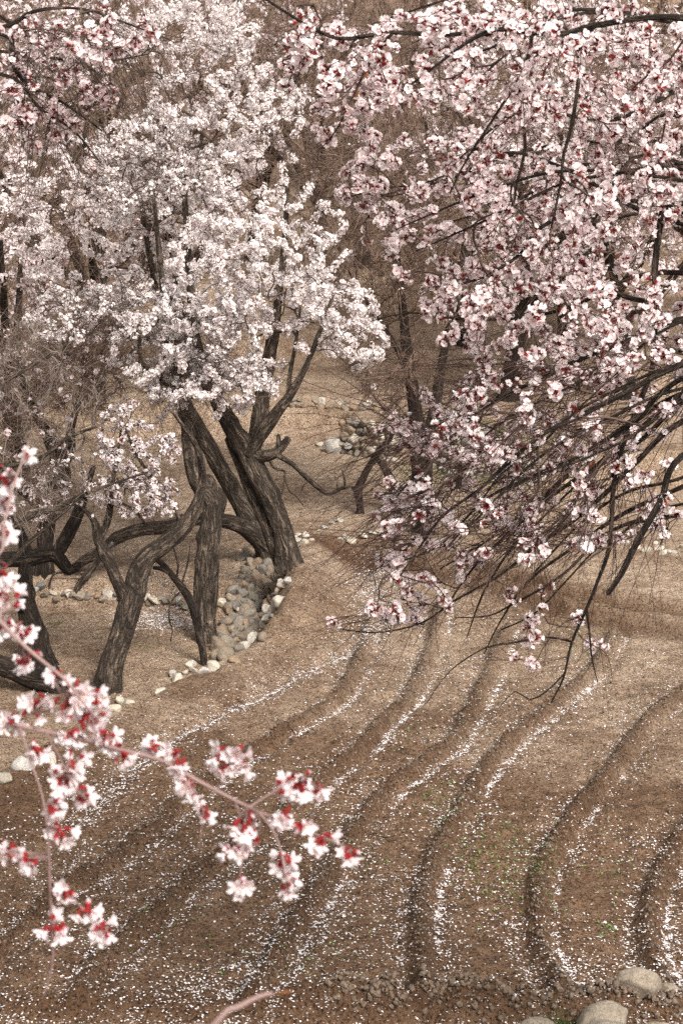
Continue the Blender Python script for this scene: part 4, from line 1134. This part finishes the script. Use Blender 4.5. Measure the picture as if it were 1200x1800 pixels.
# withered leaves hanging in the big right-hand tree
lv, lq = leaf_mesh(.055, .013, -.5)
leaf_me = mesh_np('withered_leaf', lv, [lq], M_LEAF, True)
rt = [o for o in bpy.data.objects if o.get('label', '').startswith('big pink-white')][0]
for cx, cy, D in [(1005, 735, 7.2), (1000, 750, 7.2), (942, 768, 7.3), (830, 745, 7.4), (826, 768, 7.4), (815, 745, 7.4), (970, 690, 7.3), (1040, 1000, 7.3), (992, 940, 7.3), (645, 130, 6.4), (648, 150, 6.4), (730, 215, 7), (1110, 400, 7.1), (880, 640, 7.5), (1060, 830, 7.3), (905, 545, 7.4), (750, 575, 7.4)]:
    c = R_nodes[np.argmin(np.linalg.norm(R_nodes - at(cx, cy, D), axis=1))]
    o = link('withered_leaf', leaf_me, rt, loc=c - rb)
    o.rotation_euler = (R(-70) + rng.normal() * .5, rng.normal() * .5, rng.random() * 6.28)
    s = .5 + .5 * rng.random(); o.scale = (s, s, s)

# ================================================================== stones
def icosphere(sub):
    t = (1 + 5 ** .5) / 2
    V = [(-1, t, 0), (1, t, 0), (-1, -t, 0), (1, -t, 0), (0, -1, t), (0, 1, t), (0, -1, -t), (0, 1, -t), (t, 0, -1), (t, 0, 1), (-t, 0, -1), (-t, 0, 1)]
    Fc = [(0, 11, 5), (0, 5, 1), (0, 1, 7), (0, 7, 10), (0, 10, 11), (1, 5, 9), (5, 11, 4), (11, 10, 2), (10, 7, 6), (7, 1, 8), (3, 9, 4), (3, 4, 2), (3, 2, 6), (3, 6, 8), (3, 8, 9), (4, 9, 5), (2, 4, 11), (6, 2, 10), (8, 6, 7), (9, 8, 1)]
    V = [np.array(v) / np.linalg.norm(v) for v in V]
    for _ in range(sub):
        cache, F2 = {}, []
        def midp(a, b):
            k = (min(a, b), max(a, b))
            if k not in cache:
                m = V[a] + V[b]; V.append(m / np.linalg.norm(m)); cache[k] = len(V) - 1
            return cache[k]
        for a, b, c in Fc:
            ab, bc, ca = midp(a, b), midp(b, c), midp(c, a)
            F2 += [(a, ab, ca), (b, bc, ab), (c, ca, bc), (ab, bc, ca)]
        Fc = F2
    return np.array(V), np.array(Fc)
def stone_mesh(seed, sub, mat, facets=11, round_=0.0):
    r = np.random.default_rng(seed)
    V, Fc = icosphere(sub)
    d = norm(r.normal(size=(facets, 3))); cut = (.5 if round_ < .5 else .62) + .3 * r.random(facets)
    W = V.copy()
    for dd, c in zip(d, cut):          # chip flat faces off the ball
        k = W @ dd
        W = W - np.clip(k - c, 0, None)[:, None] * dd * (1 - .25 * round_)
    W = W * (1 + .10 * (vnoise(V[:, 0] * 2.5 + seed, V[:, 1] * 2.5 + V[:, 2] * 1.7 + 40) - .5) + .05 * (vnoise(V[:, 0] * 7 + seed, V[:, 1] * 7 + V[:, 2] * 6 + 40) - .5))[:, None]
    return mesh_np('stone', W, [Fc], mat, True)
ST = [stone_mesh(s, 2, M_STONE) for s in range(10)]
STP = [stone_mesh(50 + s, 2, M_PALE, 7) for s in range(8)]
def put(me, name, p, size, parent=None, flat=.75, lift=.25, tilt=.5):
    sx, sy = size * (.85 + .4 * rng.random()), size * (.8 + .3 * rng.random())
    sz = size * flat * (.8 + .4 * rng.random())
    o = link(name, me, parent)
    o.location = tuple(np.array(p) + [0, 0, sz * lift])
    o.rotation_euler = (rng.normal() * tilt, rng.normal() * tilt, rng.random() * 6.28)
    o.scale = (sx, sy, sz)
    return o
# the stone heap at the head of the field
heap_px = [(430, 988), (436, 976), (448, 984), (462, 983), (441, 997), (455, 996), (470, 997), (430, 1003), (447, 1010), (461, 1010), (476, 1008), (424, 1016), (437, 1022), (452, 1023), (466, 1022), (480, 1020), (426, 1032), (440, 1036), (454, 1035), (468, 1035), (481, 1033), (412, 1042), (427, 1047), (442, 1049), (456, 1048), (470, 1048), (408, 1055), (420, 1060), (434, 1062), (448, 1061), (461, 1060), (402, 1068), (415, 1072), (428, 1075), (441, 1074), (453, 1073), (410, 1086), (424, 1087), (437, 1086), (448, 1086), (400, 1100), (430, 1099), (442, 1098), (420, 1106), (392, 1112), (434, 1112), (446, 1108), (387, 1128), (402, 1126), (416, 1122), (428, 1122), (384, 1142), (398, 1140), (395, 1156), (380, 1156)]
crest_px = [(485, 966, 1.0, 1), (478, 977, .9, 1), (494, 984, 1.2, 1), (484, 996, 1.1, 0), (500, 1000, .8, 0), (492, 1009, 1.0, 1), (508, 1022, 1.0, 1), (486, 1022, 1.0, 0), (497, 1034, 1.3, 1), (484, 1046, 1.0, 0), (488, 1066, 1.75, 1), (470, 1062, 1.0, 0), (474, 1074, 1.1, 1), (478, 1086, .9, 0), (473, 1090, 1.2, 1), (466, 1100, 1.0, 1), (462, 1083, .9, 0), (448, 1127, 1.35, 1), (462, 1124, 1.1, 0), (430, 1138, 1.3, 1), (421, 1143, 1.0, 0), (405, 1152, 1.2, 1), (412, 1164, .9, 0), (392, 1146, 1.0, 0)]
heap = empty('stone_heap', ray_ground([450], [1075])[0], 'heaped dry stone wall end of grey and ochre stones below the leaning trunks', 'stone wall')
hb = np.array(heap.location)
for a, b_ in heap_px:
    for rep in range(1):
        p = ray_ground([a + rng.normal() * 1.5], [b_ + rng.normal() * 1.5])[0]
        big = 1.0 + (.55 if b_ > 1078 else 0) * rng.random()
        put(ST[rng.integers(0, 10)], 'stone', p - hb, .066 * big, heap, .8, .3, .7)
for a, b_, s, pale in crest_px:
    p = ray_ground([a], [b_])[0]
    put((STP if pale else ST)[rng.integers(0, 8)], 'stone', p - hb, .055 * s, heap, .8, .35, .5)
fill = rng.random((130, 2))
for f in fill:   # small chinking stones between
    b_ = 985 + 160 * f[0]; a0 = np.interp(b_, [985, 1040, 1090, 1150], [428, 412, 398, 380]); a1 = np.interp(b_, [985, 1040, 1090, 1150], [484, 502, 470, 412])
    p = ray_ground([a0 + (a1 - a0) * f[1]], [b_])[0]
    put(ST[rng.integers(0, 10)], 'stone', p - hb, .026 + .022 * rng.random(), heap, .8, .2, .7)
# loose stones along the foot of the bank
for a, b_, s, lb_ in [(372, 1176, .075, 'cream broken stone lying on the bank just below the heap'), (358, 1181, .06, 'cream wedge stone leaning on the broken one'), (342, 1182, .045, 'small pale stone beside the thin sapling foot'), (326, 1186, .035, 'small tan stone in the row on the bank'), (312, 1196, .062, 'grey-cream block in the row on the bank'), (305, 1188, .045, 'flat grey stone behind the grey-cream block'), (336, 1171, .07, 'dull flat grey stone at the sapling foot'), (279, 1218, .055, 'rounded pale stone standing alone on the bank'),
                      (214, 1236, .055, 'round cream stone at the foot of the forked trunk'), (228, 1238, .05, 'grey stone half buried beside the round cream one'), (201, 1250, .06, 'cream boulder in front of the forked trunk, next to the round one'), (42, 1352, .085, 'large buff cobble on the bank among other cobbles'), (88, 1340, .07, 'buff cobble behind the near blossom twig'), (8, 1372, .06, 'brown cobble at the end of the cobble row'), (60, 1330, .06, 'smaller buff cobble on top of the bank'), (365, 1055, .012, None)]:
    if lb_ is None: continue
    p = ray_ground([a], [b_])[0]
    tag(put(STP[rng.integers(0, 8)], 'stone', p, s, None, .75, .3, .3), lb_, 'stone', 'stones along the soil bank')
# low stone row across the lower plot
row = empty('stone_row', ray_ground([250], [1064])[0], 'low row of grey stones edging the far side of the lower plot', 'stone wall')
r0 = np.array(row.location)
for k in range(46):
    a = 60 + k * 8.6 + rng.normal() * 2
    if 355 < a < 385: continue
    b_ = np.interp(a, [60, 130, 300, 440], [1046, 1051, 1064, 1072]) + rng.normal() * 5
    p = ray_ground([a], [b_])[0]
    put((ST + STP)[rng.integers(0, 18)], 'stone', p - r0, .04 + .03 * rng.random(), row, .6, .3, .4)
# stones where the middle plot meets the field
row = empty('stone_row', ray_ground([560], [945])[0], 'scatter of pale stones edging the plot past the twin trunks', 'stone wall')
r0 = np.array(row.location)
for a, b_, s in [(516, 943, .05), (526, 940, .05), (536, 944, .06), (522, 950, .06), (534, 954, .07), (548, 951, .03), (570, 928, .05), (584, 921, .06), (598, 918, .05), (607, 946, .05), (618, 950, .06), (600, 949, .04), (640, 946, .06), (655, 938, .05), (668, 936, .06), (690, 930, .05), (560, 936, .03)]:
    p = ray_ground([a], [b_])[0]
    put(STP[rng.integers(0, 8)], 'stone', p - r0, s * .9, row, .55, .3, .3)
row = empty('stone_row', ray_ground([1130], [970])[0], 'broken line of whitish stones beyond the drooping branch tips', 'stone wall')
r0 = np.array(row.location)
for k in range(24):
    a = 1000 + k * 11 + rng.normal() * 3; b_ = 955 + (a - 1000) * .08 + rng.normal() * 5
    p = ray_ground([a], [b_])[0]
    put(STP[rng.integers(0, 8)], 'stone', p - r0, .035 + .035 * rng.random(), row, .6, .3, .4)
# terrace walls further back
def wall(label, pts, rows, size, dens=1.0, pale=.5, name='dry_stone_wall'):
    P = np.array([ray_ground([a], [b_])[0] for a, b_ in pts])
    w = empty(name, P[len(P) // 2], label, 'stone wall')
    o0 = np.array(w.location)
    seg = np.linalg.norm(np.diff(P[:, :2], axis=0), axis=1); cum = np.concatenate([[0], np.cumsum(seg)])
    for r in range(rows):
        s = rng.random() * size
        while s < cum[-1]:
            x = np.interp(s, cum, P[:, 0]); y = np.interp(s, cum, P[:, 1])
            z = float(H0(np.array([x]), np.array([y - .05]))[0])
            k = size * (.75 + .5 * rng.random())
            if rng.random() < dens:
                o = put((STP if rng.random() < pale else ST)[rng.integers(0, 8)], 'stone', np.array([x, y - .02 + .05 * r + rng.normal() * .015, z + r * size * 1.15]) - o0, k, w, .75, .3, .35)
            s += k * 1.75
    return w
wall('dry stone retaining wall of rounded grey stones behind the crooked stem', [(600, 796), (630, 800), (660, 806), (700, 814)], 5, .075, pale=.3)
wall('dry stone retaining wall with green grass above, right of the tall dark trunk', [(756, 822), (800, 832), (850, 842), (900, 850), (960, 858)], 6, .075, pale=.5)
wall('single line of pale stones along the far terrace edge', [(500, 782), (540, 782), (575, 784), (598, 788)], 1, .075, .8, .6, name='stone_row')
wall('distant line of pale stones on the upper terrace', [(470, 712), (540, 716), (600, 718), (680, 722)], 2, .055, .6, .3, name='stone_row')
tag(put(stone_mesh(90, 3, M_PALE, 8), 'boulder', ray_ground([592], [792])[0], .16, None, .95, .4, .1), 'grey upright boulder at the end of the retaining wall', 'boulder')
# boulders by the trench
for a, b_, sx, sz, sd_, lb_ in [(1060, 1772, .155, .125, 61, 'big smooth tan boulder beside the wet trench'), (1120, 1738, .118, .085, 62, 'oval grey-tan boulder lying behind the big smooth one'), (1176, 1736, .07, .05, 63, 'small rounded boulder right of the oval one'), (1172, 1784, .13, .07, 64, 'low half-buried boulder dusted with soil and petals'), (1062, 1806, .11, .07, 65, 'flat boulder top in front of the big smooth one'), (948, 1806, .10, .07, 66, 'low boulder beside the green grass tuft')]:
    p = gz(a, b_, .03); p[2] = H(p[0:1], p[1:2])[0]
    o = link('boulder', stone_mesh(sd_, 4, M_BOULDER, 4, 1.0), None, loc=p + [0, 0, sz * .15])
    o.scale = (sx, sx * .7, sz); o.rotation_euler = (0, rng.normal() * .06, rng.normal() * .25)
    tag(o, lb_, 'boulder')

# ================================================================== soil clods, petals, seedlings, grass
def scatter(V0, T0, pos, size, name, mat, flat=False, tilt=1.0):
    n = len(pos)
    nr = norm(rand_dir(n) * tilt + [0, 0, 1.0])
    a = norm(np.cross(nr, rand_dir(n))); b_ = np.cross(nr, a)
    st = .7 + .6 * rng.random((n, 3))
    V = pos[:, None, :] + size[:, None, None] * (V0[None, :, 0:1] * st[:, None, 0:1] * a[:, None] + V0[None, :, 1:2] * st[:, None, 1:2] * b_[:, None] + V0[None, :, 2:3] * st[:, None, 2:3] * nr[:, None])
    T = T0[None] + (np.arange(n) * len(V0))[:, None, None]
    return link(name, mesh_np(name, V.reshape(-1, 3), [T.reshape(-1, T0.shape[1])], mat, False), None, 'stuff')
iv, it = icosphere(0)
iv = iv * (1 + .25 * np.random.default_rng(3).normal(size=(len(iv), 1)))
iv = np.array([(1, -.1, 0), (-.9, .2, .1), (.1, 1, 0), (0, -.8, .2), (.2, .1, .9), (0, 0, -1)]) * .95
it = np.array([(0, 2, 4), (2, 1, 4), (1, 3, 4), (3, 0, 4), (2, 0, 5), (1, 2, 5), (3, 1, 5), (0, 3, 5)])
n = 9000
y = 8.9 + 9.5 * rng.random(n) ** 1.3; x = rng.uniform(-.21, .22, n) * y
x2 = rng.uniform(-.1, 2.3, 2800); y2 = 9.20 - .02 * x2 + rng.normal(size=2800) * (.03 + .04 * vnoise(x2 * 4, x2 * 0))
xs_, ys_ = [x, x2], [y, y2]
for p in RIDGES:
    seg = np.diff(p, axis=0); L = np.linalg.norm(seg, axis=1); cum = np.concatenate([[0], np.cumsum(L)])
    m = int(330 * cum[-1]); s_ = rng.random(m) * cum[-1]
    xs_.append(np.interp(s_, cum, p[:, 0]) + rng.normal(size=m) * .045); ys_.append(np.interp(s_, cum, p[:, 1]) + rng.normal(size=m) * .03)
x, y = np.concatenate(xs_), np.concatenate(ys_)
x4 = rng.uniform(-.12, .21, 2600); y4 = 10.5 + 7.5 * rng.random(2600); x4 = x4 * y4
x5 = rng.uniform(-4, 4, 3500); y5 = 18 + 9 * rng.random(3500)
x, y = np.concatenate([x, x4, x5]), np.concatenate([y, y4, y5])
sz = .0030 + .0085 * rng.random(len(x)) ** 4
sz[n:n + 2800] = .004 + .024 * rng.random(2800) ** 4
sz[n + 2800:] = .003 + .011 * rng.random(len(x) - n - 2800) ** 3
sz[-6100:] = .005 + .017 * rng.random(6100) ** 2.5
p = np.stack([x, y, H(x, y) + sz * .1], -1)
tag(scatter(iv, it, p, sz, 'soil_clods', M_CLOD), 'crumbled dark earth clods strewn over the furrows and the trench bund', 'soil', kind='stuff')
# fallen petals: general drift plus strips in the channels on each side of the ridges
def on_field(x, y):
    return (x - np.interp(y, EY, EX) > .1) & (y < np.interp(x, BX, BY) + .4) & (y > 8.9)
n = 42000
y = 8.95 + 9.6 * rng.random(n) ** 1.5; x = rng.uniform(-.21, .21, n) * y
patch = fbm(x * 1.6, y * 1.6, 3) + .5
keepm = (rng.random(n) < np.clip(patch * 2.2 - .62, .10, 1) * np.interp(y, [9, 12, 16, 19], [1, .75, .45, .3])) & on_field(x, y)
xa, ya = [x[keepm]], [y[keepm]]
for p in RIDGES:
    seg = np.diff(p, axis=0); L = np.linalg.norm(seg, axis=1); cum = np.concatenate([[0], np.cumsum(L)])
    for side, cnt_, off, wd in ((1, 430, .098, .013), (-1, 150, .105, .020), (1, 150, .15, .05), (-1, 170, .16, .06)):
        m = int(cnt_ * cum[-1])
        s = rng.random(m) * cum[-1]
        cx = np.interp(s, cum, p[:, 0]); cy = np.interp(s, cum, p[:, 1])
        k = np.clip(np.searchsorted(cum, s) - 1, 0, len(seg) - 1); d = seg[k] / L[k][:, None]
        o = (off + rng.normal(size=m) * wd) * side
        k2 = rng.random(m) < np.clip(vnoise(s * 1.7 + off * 99 + side * 7, s * 0 + cum[-1]) * 1.6 + .8 * vnoise(s * 7, s * 0 + off * 50) - .7, .03, 1)
        X_, Y_ = cx + d[:, 1] * o, cy - d[:, 0] * o
        k2 &= (rng.random(m) < np.interp(Y_, [9, 13, 17], [1, .8, .55]))
        xa.append(X_[k2]); ya.append(Y_[k2])
m = 5200                                      # channel at the foot of the bank
yy = rng.uniform(11.5, 18.3, m); xx = np.interp(yy, EY, EX) + .66 + rng.normal(size=m) * .11
xa.append(xx); ya.append(yy)
m = 2600                                      # drift under the trees of the middle plot
xx = rng.uniform(-3.5, 1.5, m); yy = rng.uniform(14.5, 26, m); xa.append(xx); ya.append(yy)
m = 2600                                      # white drift behind the low stone row
pp = gz(rng.normal(size=m) * 42 + 285, rng.normal(size=m) * 10 + 1045, -.05); xa.append(pp[:, 0]); ya.append(pp[:, 1])
m = 1500
xx = rng.uniform(-1.8, 2.4, m); yy = rng.uniform(8.85, 9.3, m); xa.append(xx); ya.append(yy)
x, y = np.concatenate(xa), np.concatenate(ya)
pv = np.array([(-.9, 0, 0), (.35, -.7, .16), (1.0, 0, .05), (.35, .7, .16)]); pt_ = np.array([(0, 1, 2, 3)])
p = np.stack([x, y, H(x, y) + .005], -1)
tag(scatter(pv, pt_, p, .0048 + .0040 * rng.random(len(x)), 'fallen_petals', M_PETAL, tilt=.3), 'white petals fallen in drifts along the furrows', 'petals', kind='stuff')
# dry leaf and twig litter
n = 5000
x = rng.uniform(-3, 3, n); y = 9.2 + 9 * rng.random(n) ** 1.4
tv = np.array([(-1, -.12, 0), (1, -.08, .1), (1, .08, .1), (-1, .12, 0)]); tq = np.array([(0, 1, 2, 3)])
p = np.stack([x, y, H(x, y) + .004], -1)
tag(scatter(tv, tq, p, .008 + .014 * rng.random(n), 'leaf_litter', M_CLOD, tilt=.35), 'dark bits of twig and leaf littering the soil', 'litter', kind='stuff')
# seedlings
sv = np.array([(0, 0, 0), (.5, -.28, .5), (1, 0, .55), (.5, .28, .5), (-.5, -.28, .5), (-1, 0, .55), (-.5, .28, .5)]); sq = np.array([(0, 1, 2, 3), (0, 4, 5, 6)])
pts = []
for cx, cy, rx, ry, n in [(770, 1400, 40, 40, 70), (840, 1480, 50, 50, 110), (920, 1500, 60, 50, 80), (870, 1560, 60, 50, 60), (960, 1540, 40, 60, 50), (1070, 1630, 20, 14, 26), (500, 1680, 130, 50, 60), (640, 1490, 60, 40, 20), (740, 1295, 60, 30, 16), (1010, 1130, 60, 30, 60), (1070, 1510, 40, 60, 30), (300, 1620, 100, 60, 30), (560, 1140, 40, 30, 14), (960, 1090, 90, 25, 40)]:
    g = gz(cx + rng.normal(size=n) * rx * .6, cy + rng.normal(size=n) * ry * .6, .02); pts.append(g[:, :2])
pts = np.concatenate(pts)
p = np.stack([pts[:, 0], pts[:, 1], H(pts[:, 0], pts[:, 1])], -1)
tag(scatter(sv, sq, p, .012 + .012 * rng.random(len(p)), 'seedlings', M_SEED, tilt=.3), 'tiny green seedlings sprouting between the ridges', 'seedlings', kind='stuff')
def tuft(label, px, py, n, h, spread):
    c = ray_ground([px], [py])[0] if py < 1600 else gz(px, py, 0)
    c[2] = H(c[0:1], c[1:2])[0]
    r = rng.normal(size=(n, 2)) * spread
    p0 = np.concatenate([r, np.zeros((n, 1))], 1)
    p0[:, 2] = H(p0[:, 0] + c[0], p0[:, 1] + c[1]) - c[2] - .005
    d = norm(np.concatenate([rng.normal(size=(n, 2)) * .5, np.ones((n, 1))], 1)); bend = np.concatenate([rng.normal(size=(n, 2)) * .6, -.3 * np.ones((n, 1))], 1)
    L = h * (.5 + .7 * rng.random((n, 1)))
    f = np.linspace(0, 1, 4)
    P = p0[:, None] + d[:, None] * (L * f)[..., None] + bend[:, None] * (L * f ** 2)[..., None]
    V, q = tubes(P, np.broadcast_to(h * .035 * (1 - .85 * f)[None], (n, 4)), 3)
    o = link('grass_tuft', mesh_np('grass_tuft', V, [q], M_GRASS, True), None, loc=c)
    tag(o, label, 'grass', kind='stuff' if n > 400 else None)
tuft('green grass tuft growing against the big smooth boulder', 990, 1782, 130, .07, .035)
tuft('sparse green grass at the wet trench edge', 930, 1790, 50, .045, .05)
tuft('small weed clump on the bund by the earth trench', 728, 1785, 30, .04, .02)
tuft('grass patch on the lower plot between the two dark trunks', 255, 1140, 120, .035, .06)
tuft('small grass patch by the lower plot stone row', 98, 1098, 60, .035, .04)
tuft('thin grass patch left of the forked trunk', 180, 1124, 40, .03, .04)
tuft('grass patch near the upright trunk foot', 330, 1150, 70, .03, .07)
for lb_, a, b_ in [('green grass bank on top of the far retaining wall', 800, 775), ('strip of green grass beyond the retaining wall end', 870, 790)]:
    tuft(lb_, a, b_, 500, .10, .5)
